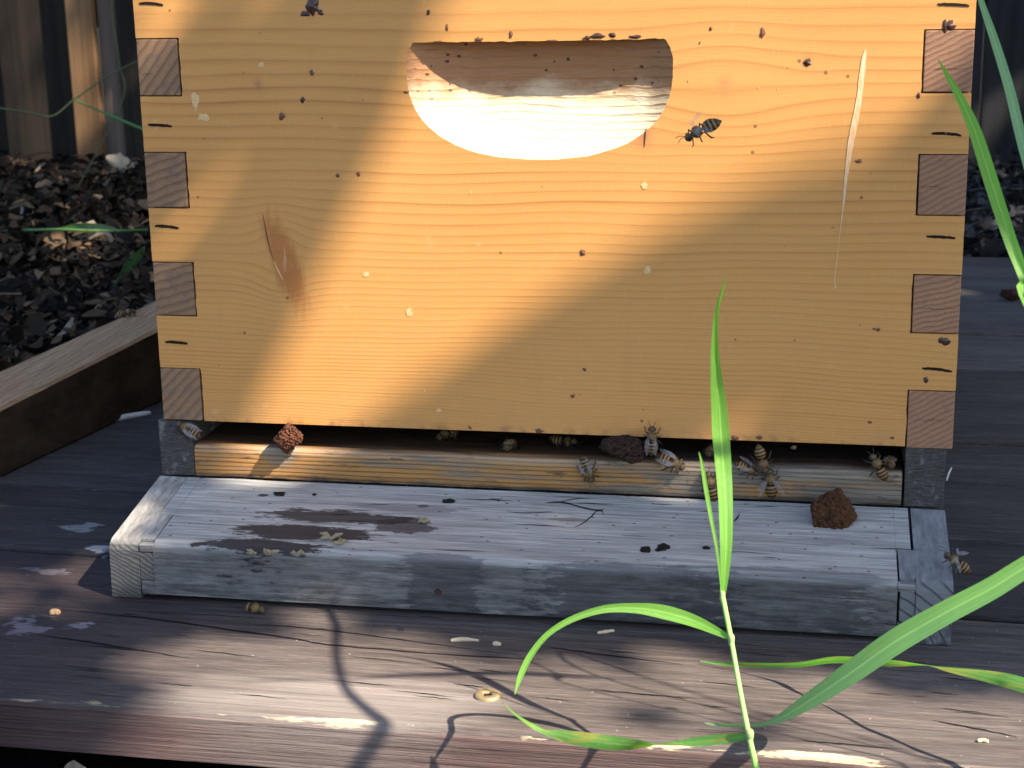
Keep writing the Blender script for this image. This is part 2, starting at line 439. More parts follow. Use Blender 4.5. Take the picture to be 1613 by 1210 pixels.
# each board: front and back lines given at x=-0.1 and x=0.45
lines = [(-.187, -.187), (-.0075, -.0315), (.1005, .0785), (.3005, .2735), (.492, .482), (.635, .61), (.77, .745), (.89, .875), (1.01, 1.003)]
XL, XR = -.30, 1.5
def ly(i, x):
    a, b = lines[i]; return a + (b - a) * (x + .1) / .55
for i in range(8):
    bm = bmesh.new()
    g = .003
    th = .024
    zt = DZ - (0, .0004, .001, .0006, .0012, .0002, .001, .0004)[i]
    n = 60
    rows = []
    rnd = .0035 if i == 0 else .0025
    for k in range(n + 1):
        x = XL + (XR - XL) * k / n
        y0 = ly(i, x) + (g if i else 0); y1 = ly(i + 1, x) - g
        w0 = .0005 * noise.noise(V((x * 30, i * 3.1, 0))) ; w1 = .0005 * noise.noise(V((x * 30, i * 3.1, 5)))
        prof = [(y0 + w0, zt - th), (y0 + w0, zt - rnd), (y0 + rnd * .3 + w0, zt - rnd * .3), (y0 + rnd + w0, zt), (y1 - rnd, zt), (y1 - rnd * .3 + w1, zt - rnd * .3), (y1 + w1, zt - rnd), (y1 + w1, zt - th)]
        rows.append([bm.verts.new((x, y, z)) for y, z in prof])
    for k in range(n):
        for q in range(8):
            bm.faces.new((rows[k][q], rows[k][(q + 1) % 8], rows[k + 1][(q + 1) % 8], rows[k + 1][q]))
    bm.faces.new(rows[0]); bm.faces.new(rows[-1])
    bmesh.ops.recalc_face_normals(bm, faces=bm.faces)
    if i == 0:                                         # long drying cracks and splinters
        def dk_line(pts, n=26):
            q = catmull(pts, n); L = []; R = []
            for k_, (px, py, wd) in enumerate(q):
                jy = 1.2 * noise.noise(V((k_ * .7, px * .05, 0))); wd *= .6 + .8 * abs(noise.noise(V((k_ * 1.3, py, 2))))
                L.append(bm.verts.new(at_z(px, py - wd / 2 + jy, DZ + .0003))); R.append(bm.verts.new(at_z(px, py + wd / 2 + jy, DZ + .0003)))
            for k_ in range(n): bm.faces.new((R[k_], R[k_ + 1], L[k_ + 1], L[k_])).material_index = 1
        for ln_ in (((123, 963, .5), (250, 976, 2.6), (456, 1005, 2.2), (528, 1016, 2), (700, 1030, 1.8), (856, 1039, .4)), ((57, 999, .4), (160, 1014, 3), (300, 1037, .4)),
                    ((400, 983, .4), (520, 993, 1.8), (800, 1030, .4)), ((845, 1016, .4), (942, 1030, 2), (1074, 1046, .4)), ((1467, 1134, .4), (1530, 1146, 2.4), (1603, 1161, .8)),
                    ((930, 1085, .4), (1020, 1094, 1.6), (1100, 1101, .3)), ((1250, 1165, .3), (1330, 1172, 2), (1420, 1180, .3))): dk_line(ln_)
        for _ in range(46):
            px, py = random.uniform(-20, 1500), random.uniform(960, 1120); ln_ = random.uniform(25, 120)
            dk_line(((px, py, .2), (px + ln_ * .5, py + ln_ * .055, random.uniform(.7, 1.5)), (px + ln_, py + ln_ * .11, .2)), 12)
    o = obj('plank', bm, [DK_FRONT, DKCR] if i == 0 else DK_MID if i == 1 else DK_BACK, deck)
    if i == 0: o['label'] = 'front deck board, purplish brown with splintered pale edge'
# joists below
bm = bmesh.new()
for x in (-.28, .2, .75, 1.3):
    add_box(bm, (x - .02, -.15, GZ - .02), (x + .02, .99, DZ - .0255))
obj('joist', bm, DK_BACK, deck)
# square drive screw in the front board
p = at_z(768, 1097, DZ)
sc = thing('deck_screw', 'brass coloured square drive screw head sunk in the front deck board', 'screw', tuple(p))
bm = bmesh.new()
prof_r = [.0019, .0021, .0052, .0057, .0058]; prof_z = [.0010, .0013, .0014, .0009, -.003]
rings = []
for r, z in zip(prof_r, prof_z):
    if r < .0022:
        ring = []
        for k in range(32):
            a = 2 * math.pi * k / 32 + .35; q = r * .95 / max(abs(math.cos(a - .35)), abs(math.sin(a - .35)))
            ring.append(bm.verts.new((p.x + q * math.cos(a), p.y + q * math.sin(a), p.z + z)))
    else:
        ring = [bm.verts.new((p.x + r * math.cos(2 * math.pi * k / 32 + .35), p.y + r * math.sin(2 * math.pi * k / 32 + .35), p.z + z)) for k in range(32)]
    rings.append(ring)
inner = [bm.verts.new((v.co.x, v.co.y, p.z - .002)) for v in rings[0]]
rings = [inner] + rings
for i in range(len(rings) - 1):
    for k in range(32): bm.faces.new((rings[i][k], rings[i][(k + 1) % 32], rings[i + 1][(k + 1) % 32], rings[i + 1][k]))
bm.faces.new(inner)
m = Mat('screw coating', .5, .5)
m.b.inputs['Metallic'].default_value = .5
obj('screw_head', bm, m.out(m.mix(m.noise(m.P, 700, 4), (.22, .16, .085), (.40, .31, .18))), sc, True)
bm = bmesh.new()
add_box(bm, (p.x - .0015, p.y - .0015, p.z - .0019), (p.x + .0015, p.y + .0015, p.z + .0004))
bmesh.ops.rotate(bm, cent=p, matrix=Matrix.Rotation(.35, 3, 'Z'), verts=bm.verts)
obj('socket', bm, DARK, sc)  # dark fill in place of the socket's own shade

# ------------------------------------------------------------------ curb board at the left edge of the deck
def curb_pt(t, side, z):                               # t along (0..1)
    y = -.25 + 1.25 * t; x = -.165 + .14 * (y - .112)
    return V((x - side * (.050 + .004 * math.sin(t * 9)), y + side * .006, z))
cb = thing('edging_board', 'rough pale topped timber edging board standing along the left deck edge', 'board', (-.17, .3, DZ))
bm = bmesh.new(); n = 60; rows = []
for k in range(n + 1):
    t = k / n; y = -.25 + 1.25 * t
    zt = -.034 + .055 * (y - .08) + .0008 * noise.noise(V((y * 40, 0, 0)))
    zb = DZ + .0008
    rows.append([bm.verts.new(c) for c in (curb_pt(t, 0, zb), curb_pt(t, 0, zt - .002), curb_pt(t, .04, zt), curb_pt(t, .5, zt + .001), curb_pt(t, .96, zt + .001), curb_pt(t, 1, zt - .002), curb_pt(t, 1, GZ - .02), curb_pt(t, .3, GZ - .02), curb_pt(t, .3, zb))])
for k in range(n):
    for q in range(9):
        f = bm.faces.new((rows[k][q], rows[k][(q + 1) % 9], rows[k + 1][(q + 1) % 9], rows[k + 1][q]))
        f.material_index = 1 if q == 0 else 0
bm.faces.new(rows[0]); bm.faces.new(rows[-1])
bmesh.ops.recalc_face_normals(bm, faces=bm.faces)
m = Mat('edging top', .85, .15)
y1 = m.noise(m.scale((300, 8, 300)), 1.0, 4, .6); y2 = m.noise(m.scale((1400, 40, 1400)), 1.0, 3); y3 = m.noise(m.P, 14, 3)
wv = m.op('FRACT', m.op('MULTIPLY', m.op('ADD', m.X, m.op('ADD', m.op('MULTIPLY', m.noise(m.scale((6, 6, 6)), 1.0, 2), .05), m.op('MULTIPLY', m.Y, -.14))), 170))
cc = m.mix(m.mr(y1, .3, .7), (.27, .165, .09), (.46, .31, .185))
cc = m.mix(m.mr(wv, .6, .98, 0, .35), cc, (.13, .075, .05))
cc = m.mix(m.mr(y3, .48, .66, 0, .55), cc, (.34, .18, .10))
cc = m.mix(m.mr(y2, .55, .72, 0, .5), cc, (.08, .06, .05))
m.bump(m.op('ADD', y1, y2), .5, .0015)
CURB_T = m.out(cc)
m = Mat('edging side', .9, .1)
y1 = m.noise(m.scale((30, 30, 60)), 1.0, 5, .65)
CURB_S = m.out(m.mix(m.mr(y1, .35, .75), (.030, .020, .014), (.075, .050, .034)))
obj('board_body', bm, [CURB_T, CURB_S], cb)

# ------------------------------------------------------------------ hive box
W, HF, TH = .413, .0288, .022
NF = 9; HT = HF * NF
box = thing('hive_box', 'honey coloured pine hive box with finger joints and a scooped handle', 'beehive', (W / 2, .1, 0))
# front panel: notched outline, handle carved by boolean
def rag(k): return .00035 * noise.noise(V((k * 13.7, 2.2, 0)))
gap = .0006
outl = []
# left side upwards: even finger = side board's, odd = front's
for k in range(NF):
    z0, z1 = k * HF, (k + 1) * HF
    if k % 2 == 0:
        a0 = z0 - (0 if k == 0 else gap * .5); a1 = z1 + gap * .5
        for s in range(9):
            outl.append((TH + .0011 + .0008 * noise.noise(V((k * 9.1 + s * 1.7, 0, 1))), a0 + (a1 - a0) * s / 8))
    else:
        a0 = z0 + gap * .5; a1 = z1 - gap * .5
        for s in range(9): outl.append((.0002 * noise.noise(V((k * 5 + s * 2.3, 3, 1))), a0 + (a1 - a0) * s / 8))
for k in reversed(range(NF)):
    z0, z1 = k * HF, (k + 1) * HF
    if k % 2 == 0:
        a0 = z0 - (0 if k == 0 else gap * .5); a1 = z1 + gap * .5
        for s in reversed(range(9)): outl.append((W - TH - .0008 - .0005 * noise.noise(V((k * 7.1 + s * 1.9, 0, 4))), a0 + (a1 - a0) * s / 8))
    else:
        a0 = z0 + gap * .5; a1 = z1 - gap * .5
        for s in reversed(range(9)): outl.append((W + .0002 * noise.noise(V((k * 5 + s * 2.3, 3, 7))), a0 + (a1 - a0) * s / 8))
bm = bmesh.new()
add_prism(bm, outl, 'y', 0.0, TH)
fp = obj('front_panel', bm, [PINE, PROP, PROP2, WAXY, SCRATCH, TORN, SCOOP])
# cutter: scooped handle, flat lip on top, deepest under the lip
def cutter():
    bm = bmesh.new()
    cx, cz, rx, rt, rb = .2078, .1840, .0664, .034, .0432
    lipz = .1983
    NR, NA = 26, 120
    rings = []; fr = []
    def pt(r, a):
        ca, sa = math.cos(a), math.sin(a)
        ex = 2.35
        ux = math.copysign(abs(ca) ** (2 / ex), ca); uz = math.copysign(abs(sa) ** (2 / ex), sa)
        rj = 1 + (.006 * noise.noise(V((ca * 14, sa * 14, 1))) + .005 * noise.noise(V((ca * 40, sa * 40, 2)))) * r ** 4
        x = cx + rx * r * ux * rj; z = cz + (rt if sa > 0 else rb) * r * uz * rj
        lip = lipz + .0004 * noise.noise(V((x * 260, 0, 3))) + .0004 * noise.noise(V((x * 900, 0, 3))) + .010 * (x - .2078) * (1 if x > .2078 else .0)
        zc = min(z, lip)
        zb = cz - rb
        hx = min(1.0, abs(x - cx) / rx)
        zl = cz - rb * max(0.0, 1 - hx ** ex) ** (1 / ex)     # bottom outline under this x
        tz = max(0.0, min(1.0, (zc - zl) / (lipz - zl)))
        edge = 1 - hx ** 3.4
        d = .0132 * edge * (1 - (1 - tz) ** 3.0)
        d += .0003 * noise.noise(V((x * 60, zc * 500, 0))) * edge - .0002
        return x, d, zc
    for i in range(1, NR + 1):
        r = i / NR
        rings.append([bm.verts.new(pt(r, 2 * math.pi * k / NA)) for k in range(NA)])
    c = bm.verts.new(pt(.0, 0.3))
    for k in range(NA): bm.faces.new((c, rings[0][k], rings[0][(k + 1) % NA]))
    for i in range(NR - 1):
        for k in range(NA): bm.faces.new((rings[i][k], rings[i + 1][k], rings[i + 1][(k + 1) % NA], rings[i][(k + 1) % NA]))
    front = [bm.verts.new((v.co.x, -.006, v.co.z)) for v in rings[-1]]
    for k in range(NA): bm.faces.new((rings[-1][k], front[k], front[(k + 1) % NA], rings[-1][(k + 1) % NA]))
    bm.faces.new(front)
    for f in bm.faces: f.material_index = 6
    bmesh.ops.recalc_face_normals(bm, faces=bm.faces)
    me = bpy.data.meshes.new('cut'); bm.to_mesh(me); bm.free()
    for q in range(7): me.materials.append((PINE, PROP, PROP2, WAXY, SCRATCH, TORN, SCOOP)[q])
    o = bpy.data.objects.new('cut', me); COL.objects.link(o); return o
cu = cutter()
md = fp.modifiers.new('b', 'BOOLEAN'); md.object = cu; md.operation = 'DIFFERENCE'; md.solver = 'EXACT'
bpy.context.view_layer.update()
me2 = bpy.data.meshes.new_from_object(fp.evaluated_get(bpy.context.evaluated_depsgraph_get()))
fp.modifiers.clear(); fp.data = me2; me2.name = 'front_panel'
bpy.data.objects.remove(cu)
# marks on the face: propolis drops, scratches, torn fibre
bm = bmesh.new(); bm.from_mesh(me2)
def mark(px, py, rx, ry, mi, j=.35, rot=0, n=12):
    c = at_y(px, py, 0); s = mpp(c)
    pts = blob(c.x, c.z, rx * s, ry * s, n, j, rot)
    o = [V((x, -.0002, z)) for x, z in pts]
    top = bm.verts.new((c.x, -.0002 - min(rx, ry) * s * (.35 if mi in (1, 2) else .02), c.z))
    vs = [bm.verts.new(q) for q in o]
    for k in range(n):
        f = bm.faces.new((vs[k], vs[(k + 1) % n], top)); f.material_index = mi
for a in ((493, 10, 11, 13, 1), (482, 22, 8, 5, 1), (505, 20, 5, 4, 1), (477, 157, 3.5, 5, 1), (445, 183, 6, 6, 2), (491, 115, 4, 5, 2), (413, 102, 5, 4, 3),
          (1272, 98, 6, 6, 1), (1495, 40, 9, 7, 1), (1487, 537, 8, 6, 1), (1489, 42, 5, 9, 1), (1458, 598, 4, 5, 1), (1383, 519, 3, 3, 2), (1353, 254, 5, 3, 2),
          (645, 492, 5, 7, 3), (577, 432, 4, 5, 3), (691, 646, 4, 4, 3), (918, 398, 5, 6, 2), (1020, 426, 5, 6, 3), (902, 624, 4, 3, 2), (921, 582, 3, 3, 2),
          (740, 673, 3, 3, 2), (850, 679, 7, 4, 2), (1157, 690, 6, 4, 2), (1196, 689, 4, 3, 2), (532, 277, 3, 3, 2), (565, 274, 3, 4, 2), (1201, 53, 4, 8, 2), (1016, 292, 5, 5, 3),
          (754, 62, 7, 3.5, 2), (805, 55, 3, 7, 2), (925, 60, 6, 3, 1), (942, 57, 10, 4, 1), (965, 55, 6, 4, 1), (1000, 58, 8, 3, 1), (690, 66, 6, 2, 2), (870, 64, 9, 2, 2), (640, 145, 4, 2, 2),
          (308, 160, 6, 14, 3), (320, 185, 10, 6, 3), (1447, 150, 3, 4, 1), (1490, 210, 3, 2, 2), (675, 20, 3, 4, 1), (704, 44, 2, 5, 2), (1120, 45, 3, 3, 2), (1370, 665, 3, 2, 2), (1405, 690, 3, 2, 2), (1377, 518, 3, 2, 2), (1250, 705, 6, 3, 2)):
    mark(*a[:5])
for _ in range(16):                                    # fine specks and pale nicks scattered over the front
    px, py = random.uniform(300, 1420), random.uniform(5, 650)
    if 620 < px < 1080 and 40 < py < 265: continue
    if random.random() < .5: mark(px, py, random.uniform(.8, 1.8), random.uniform(.8, 2.2), 2, .4, 0, 7)
    else: mark(px, py, random.uniform(.6, 1.2), random.uniform(2, 5), 3, .4, random.uniform(-.5, .5), 7)
def streak(pts, mi, y=-.00022, n=24):
    q = catmull(pts, n)
    L = []; R = []
    for i, (px, py, wd) in enumerate(q):
        jx = .12 * wd * noise.noise(V((i * .9, px, 0)))
        L.append(bm.verts.new(at_y(px - wd / 2 + jx, py, y))); R.append(bm.verts.new(at_y(px + wd / 2 + jx, py, y)))
    for i in range(n):
        f = bm.faces.new((L[i], L[i + 1], R[i + 1], R[i])); f.material_index = mi
streak([(1364, 78, 3), (1360, 100, 8), (1353, 160, 9), (1343, 210, 10), (1334, 270, 6), (1329, 320, 3), (1324, 360, 1), (1315, 440, 1.2)], 4)
streak([(1312, 455, 5), (1316, 452, 2), (1314, 440, 1)], 4, n=6)
streak([(414, 338, .6), (419, 365, 1.8), (425, 392, 1.6), (431, 410, .6)], 2, -.0003)
streak([(432, 412, 1), (439, 428, 2.5), (446, 442, 1)], 3, -.0003)
streak([(1018, 200, .8), (1016, 215, 2), (1015, 232, .8)], 1, n=8)
streak([(452, 460, 2), (470, 465, 22), (478, 490, 10), (482, 520, 2)], 2) if False else None
bm.to_mesh(me2); bm.free()
fp.parent = box; fp.location = -box.location
# side panels with fingers whose end grain shows
for sd in (0, 1):
    bm = bmesh.new()
    x0, x1 = (0.0, TH) if sd == 0 else (W - TH, W)
    poly = []
    add_box(bm, (x0, TH, 0), (x1, .50, HT))
    for k in range(0, NF, 2):
        z0, z1 = k * HF + gap * .5, (k + 1) * HF - gap * .5
        if k == 0: z0 = -.0006 if sd else .0002
        pr = (.0004, -.0003, .0006, .0001, .0003)[k // 2]
        add_box(bm, (x0, -pr, z0), (x1, TH - .0001, z1), .0005, 1, .00015)
        # a drying check across the finger end
        zc = z0 + (z1 - z0) * (.50, .42, .47, .38, .5)[k // 2]
        fr_ = ((.0, .0), (.0, .0), (.55, .95), (.02, .40), (.1, .6))[k // 2] if sd == 0 else ((.06, .97), (.04, .99), (.02, .62), (.10, .93), (.1, .8))[k // 2]
        if fr_[1] > 0:
            ns = 22; up = []; dn = []
            for s in range(ns + 1):
                x = x0 + TH * (fr_[0] + (fr_[1] - fr_[0]) * s / ns)
                z = zc + .0011 * noise.noise(V((x * 420, k, sd))) + .0005 * noise.noise(V((x * 1500, k, sd)))
                t = (.00006 + .00022 * abs(noise.noise(V((x * 500, k, 9))))) * math.sin(math.pi * (s + .3) / (ns + .6))
                up.append(bm.verts.new((x, -pr - .00012, z + t))); dn.append(bm.verts.new((x, -pr - .00012, z - t)))
            for s in range(ns):
                f = bm.faces.new((dn[s], dn[s + 1], up[s + 1], up[s])); f.material_index = 2
    obj('side_panel', bm, [PINE, END_L if sd == 0 else END_R, DARK], box)
bm = bmesh.new(); add_box(bm, (TH, .478, 0), (W - TH, .4995, HT))
obj('back_panel', bm, PINE, box)
bm = bmesh.new(); add_box(bm, (0, .002, HT + .0002), (W, .5, HT + .018))
obj('cover', bm, PINE, box)
# dark lining behind the notches so that the joints read as slits
for x0, x1 in ((TH - .002, TH + .004), (W - TH - .004, W - TH + .002)):
    bm = bmesh.new(); add_box(bm, (x0, TH * .8, .001), (x1, TH + .002, HT - .002))
    obj('joint_backing', bm, DARK, box)
# staples: crowns sunk in the front's fingers
for (px, py, ln, an) in ((238, 7, 40, .07), (252, 198, 40, .06), (263, 358, 40, .08), (278, 540, 38, .05), (1502, 8, 48, .06), (1491, 212, 46, .07), (1482, 374, 44, .05), (1476, 583, 46, .09)):
    c = at_y(px, py, 0); s = mpp(c)
    bm = bmesh.new(); N = 10; th = 4.6 * s; L = ln * s
    up = []; dn = []
    for i in range(N + 1):
        t = i / N - .5
        bow = .0009 * (.25 - t * t) * (2 if an > .06 else 1) + .0003 * noise.noise(V((t * 9, px, 0)))
        x = c.x + t * L; z = c.z - t * L * an + bow
        tt = th * (.55 + .45 * (1 - (2 * t) ** 4)) * (1 + .35 * noise.noise(V((t * 7, px, 4))))
        up.append((x, z + tt * .5)); dn.append((x, z - tt * .5))
    U = [bm.verts.new((x, -.00025, z)) for x, z in up]; D = [bm.verts.new((x, -.00025, z)) for x, z in dn]
    Ui = [bm.verts.new((x, .0006, z)) for x, z in up]; Di = [bm.verts.new((x, .0006, z)) for x, z in dn]
    for i in range(N):
        bm.faces.new((D[i], D[i + 1], U[i + 1], U[i])); bm.faces.new((U[i], U[i + 1], Ui[i + 1], Ui[i])); bm.faces.new((Di[i], Di[i + 1], D[i + 1], D[i]))
    bmesh.ops.recalc_face_normals(bm, faces=bm.faces)
    obj('staple', bm, STEEL, box)

# ------------------------------------------------------------------ bottom board with landing ramp
bb = thing('bottom_board', 'grey weathered bottom board with a sloping landing ramp below the hive box', 'hive base', (W / 2, .1, DZ))
STAIN = (.042, .031, .028)
GREY = mat_weathered('weathered ramp', (.50, .485, .465), (.245, .24, .238), edge_dark=.55, stains=(
    (.105, -.035, .044, .0070, STAIN, .9), (.095, -.051, .040, .0080, STAIN, .95), (.075, -.064, .034, .005, (.035, .028, .028), .95), (.142, -.040, .020, .008, STAIN, .8),
    (.140, -.022, .035, .004, (.16, .15, .15), .6), (.225, -.0265, .012, .0022, (.10, .08, .07), .6), (.06, -.0165, .004, .0016, (.03, .025, .025), .9), (.148, -.0200, .004, .0018, (.05, .045, .045), .8),
    (.265, -.0700, .05, .006, (.07, .07, .08), .6), (.33, -.066, .06, .006, (.08, .08, .09), .5), (.17, -.069, .02, .006, (.08, .08, .09), .6)))
GREYCAP = mat_weathered('weathered ramp end', (.46, .44, .41), (.25, .24, .23), seed=(4, 2, 1))
m = Mat('weathered ramp cheek', .85, .15)
aa = m.noise(m.scale((300, 60, 300)), 1.0, 4, .6); b2 = m.noise(m.P, 1800, 3)
u = m.op('FRACT', m.op('MULTIPLY', m.op('ADD', m.op('ADD', m.op('MULTIPLY', m.X, .55), m.op('MULTIPLY', m.Z, 1.0)), m.op('MULTIPLY', m.noise(m.P, 70, 2), .006)), 420))
isend = m.mr(m.Z, -.0445, -.0475)
cc = m.mix(m.mr(aa, .35, .7), (.22, .205, .19), (.47, .445, .41))
cc = m.mix(m.mr(b2, .6, .75, 0, .5), cc, (.16, .15, .14))
ce = m.mix(m.mr(u, .45, .95), (.20, .19, .18), (.055, .05, .048))
ce = m.mix(m.mr(b2, .45, .7, 0, .7), ce, (.06, .055, .055))
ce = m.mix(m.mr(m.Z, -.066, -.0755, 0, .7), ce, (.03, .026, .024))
cc = m.mix(isend, cc, ce)
m.bump(m.op('ADD', aa, m.op('ADD', b2, m.op('MULTIPLY', u, isend))), .5, .001)
CHEEK = m.out(cc)
m = Mat('weathered ramp cheek dark', .85, .15)
aa = m.noise(m.scale((300, 60, 300)), 1.0, 4, .6); b2 = m.noise(m.P, 1800, 3)
dx = m.op('SUBTRACT', m.X, .372); dz = m.op('SUBTRACT', m.Z, -.090)
rr = m.op('SQRT', m.op('ADD', m.op('MULTIPLY', dx, dx), m.op('MULTIPLY', dz, dz)))
u = m.op('FRACT', m.op('MULTIPLY', m.op('ADD', rr, m.op('MULTIPLY', m.noise(m.P, 60, 2), .003)), 190))
cc = m.mix(m.mr(aa, .35, .7), (.15, .155, .17), (.27, .275, .29))
cc = m.mix(m.mr(b2, .6, .75, 0, .5), cc, (.10, .10, .10))
ce = m.mix(m.mr(u, .72, .97), (.17, .175, .185), (.045, .045, .05))
ce = m.mix(m.op('MULTIPLY', m.mr(m.Z, -.060, -.0755), m.mr(m.noise(m.P, 200, 4), .3, .6)), ce, (.03, .027, .026))
cc = m.mix(m.mr(m.Z, -.0445, -.0465), cc, ce)
m.bump(m.op('ADD', aa, m.op('ADD', b2, u)), .5, .001)
CHEEK_R = m.out(cc)
def top_z(y): return -.0318 + .2 * y                   # y negative towards the viewer
RB = DZ + .0006
def ramp_prof(y0, y1, zt_off=0.0, z0=None, rounded=True, zb_=0.0):
    """(y,z) outline of the wedge between y0 (back) and y1 (front)"""
    out = [(y0, top_z(y0) + zt_off)]
    if rounded: out += [(y1 + .004, top_z(y1 + .004) + zt_off), (y1 + .0012, top_z(y1) - .0012 + zt_off), (y1, top_z(y1) - .004 + zt_off)]
    else: out += [(y1, top_z(y1) + zt_off)]
    out += [(y1 - .0008, RB + zb_), (y0, RB + zb_)]
    return out
def wavy_prism(bm, prof, a, b, n=40, mi=0, amp=.00035):
    rows = []
    for k in range(n + 1):
        x = a + (b - a) * k / n
        rows.append([bm.verts.new((x, y + amp * noise.noise(V((x * 45, q * 1.3, 0))), z + amp * noise.noise(V((x * 38, q * 2.1, 9))) * (0 if z <= RB + 1e-6 else 1))) for q, (y, z) in enumerate(prof)])
    m_ = len(prof)
    for k in range(n):
        for q in range(m_):
            f = bm.faces.new((rows[k][q], rows[k][(q + 1) % m_], rows[k + 1][(q + 1) % m_], rows[k + 1][q])); f.material_index = mi
    bm.faces.new(rows[0]); bm.faces.new(rows[-1])
    bmesh.ops.recalc_face_normals(bm, faces=bm.faces)
YF, YB = -.069, -.0008
j = .0007
XA, XB = -.0045, .4108
# left cheek outline on top: wide at the back, a step, then wide again
xl1, xl2, xl3 = .0108, .0185, .0118                    # inner edges: back part, middle part, lip
xr1, xr2, xr3 = .3935, .3865, .3935
YS = -.040
# ramp plank
bm = bmesh.new()
wavy_prism(bm, ramp_prof(YB, YF, zb_=.0026), xl2 + j, xr2 - j, 60)
def wedge(bm, y0, y1, x0, x1, zlo=None, zhi_off=0.0, mi=0):
    pr = [(y0, top_z(y0) + zhi_off), (y1, top_z(y1) + zhi_off), (y1, RB if zlo is None else zlo), (y0, RB if zlo is None else zlo)]
    add_prism(bm, pr, 'x', x0, x1, mi)
wedge(bm, YB, YS + j, xl1 + j, xl2 + j - .0001)
wedge(bm, YB, YS + j, xr2 - j + .0001, xr1 - j)
# lips that overlap the cheeks at the front, top and bottom
for (x0, x1) in ((xl3, xl2 + j - .0001), (xr2 - j + .0001, xr3)):
    add_box(bm, (x0, YF + .0002, top_z(YF) - .0045), (x1, YF + .0045, top_z(YF) - .0006), .0004)
    add_box(bm, (x0, YF - .0004, RB + .0022), (x1, YF + .0045, -.0655), .0004)
RAMP = bm
for sd in (0, 1):
    bm = bmesh.new()
    if sd == 0:
        wavy_prism(bm, ramp_prof(YB, YF), XA, xl3 - j, 6, amp=.0004)
        wedge(bm, YB, YS, xl3 - j, xl1 if xl1 > xl3 else xl3 - j + .00005)
        add_prism(bm, [(YS, top_z(YS)), (YF + .005, top_z(YF + .005)), (YF + .005, RB), (YS, RB)], 'x', xl3 - j + .0001, xl2 - .0002)
        add_box(bm, (xl3 - j + .0001, YF + .0003, -.0652), (xl2 + .0032, YF + .0049, top_z(YF) - .005), .0005)
    else:
        wavy_prism(bm, ramp_prof(YB, YF), xr3 + j, XB, 6, amp=.0004)
        add_prism(bm, [(YS, top_z(YS)), (YF + .005, top_z(YF + .005)), (YF + .005, RB), (YS, RB)], 'x', xr2 + .0002, xr3 + j - .0001)
        add_box(bm, (xr2 + .0004, YF + .0003, -.0652), (xr3 + j - .0001, YF + .0049, top_z(YF) - .0005), .0005)
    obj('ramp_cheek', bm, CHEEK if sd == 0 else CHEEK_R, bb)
# side rails under the box, end grain forward
m = Mat('rail end', .9, .12)
u = m.noise(m.scale((160, 160, 2600)), 1.0, 3, .6); v = m.noise(m.P, 1400, 4, .7)
cc = m.mix(m.mr(u, .35, .7), (.05, .047, .046), (.135, .125, .118))
cc = m.mix(m.mr(v, .45, .7, 0, .7), cc, (.02, .018, .018))
cc = m.mix(m.mr(m.noise(m.P, 180, 4), .56, .70, 0, .6), cc, (.26, .25, .25))
m.bump(m.op('ADD', u, v), .7, .001)
RAIL = m.out(cc)
for x0, x1 in ((-.0040, .0152), (.3908, .4102)):
    bm = bmesh.new()
    add_box(bm, (x0, 0.0006, -.0314), (x1, .5, -.0007), .0006)
    add_box(bm, (x0, .012, RB), (x1, .5, -.0318))
    obj('side_rail', bm, RAIL, bb)
# entrance sill: warm wood at the left and towards the top, grey to the right
m = Mat('sill', .75, .2)
g1 = m.noise(m.scale((14, 300, 700)), 1.0, 4, .6); g2 = m.noise(m.scale((60, 1500, 3200)), 1.0, 3)
ph = m.op('ADD', m.op('MULTIPLY', m.Z, 430), m.op('MULTIPLY', m.noise(m.scale((9, 30, 60)), 1.0, 2), 1.6))
fr = m.op('FRACT', ph)
late = m.ramp(fr, [(0, .2), (.3, 0), (.7, .2), (.9, 1), (1, .4)])
warm = m.mix(late, (.42, .215, .070), (.16, .062, .020))
warm = m.mix(m.mr(g2, .5, .75, 0, .4), warm, (.16, .09, .05))
grey = m.mix(m.mr(g1, .3, .7), (.10, .085, .07), (.29, .235, .18))
grey = m.mix(m.op('MULTIPLY', late, .6), grey, (.05, .045, .04))
wn = m.noise(m.scale((16, 60, 130)), 1.0, 5, .65)
f = m.mr(m.op('ADD', m.op('ADD', wn, m.op('MULTIPLY', m.X, -.62)), .15), .40, .58)
f = m.op('MULTIPLY', f, m.mr(m.ellipse(m.X, m.Z, .065, -.014, .012, .012), .35, .6, 1, .25))
cc = m.mix(f, grey, warm)
f2 = m.op('MULTIPLY', m.mr(m.ellipse(m.X, m.Z, .262, -.019, .022, .008), .3, .6), m.mr(wn, .4, .6))
cc = m.mix(f2, cc, warm)
f3 = m.op('MULTIPLY', m.op('MULTIPLY', m.mr(m.Z, -.0195, -.0150), m.mr(m.Y, .006, .002)), m.mr(wn, .38, .55))
cc = m.mix(m.op('MULTIPLY', f3, .6), cc, (.40, .32, .24))
cc = m.mix(m.op('MULTIPLY', m.mr(m.op('ADD', m.Y, m.op('MULTIPLY', m.op('SUBTRACT', wn, .5), .012)), .004, .011), .88), cc, (.035, .020, .012))  # entrance shade painted on: sill blackens going inward
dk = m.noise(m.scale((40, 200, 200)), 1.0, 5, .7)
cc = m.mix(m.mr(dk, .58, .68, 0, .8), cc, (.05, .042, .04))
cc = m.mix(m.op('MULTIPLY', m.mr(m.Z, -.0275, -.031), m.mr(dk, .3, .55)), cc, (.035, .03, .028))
m.bump(m.op('ADD', g1, m.op('MULTIPLY', late, -.6)), .6, .0009)
SILL = m.out(cc)
bm = bmesh.new()
wavy_prism(bm, [(.40, -.0135), (.006, -.0138), (.002, -.0146), (.0005, -.0172), (.0004, -.0312), (.40, -.0312)], .0158, .3896, 60, amp=.0003)
obj('entrance_sill', bm, SILL, bb)
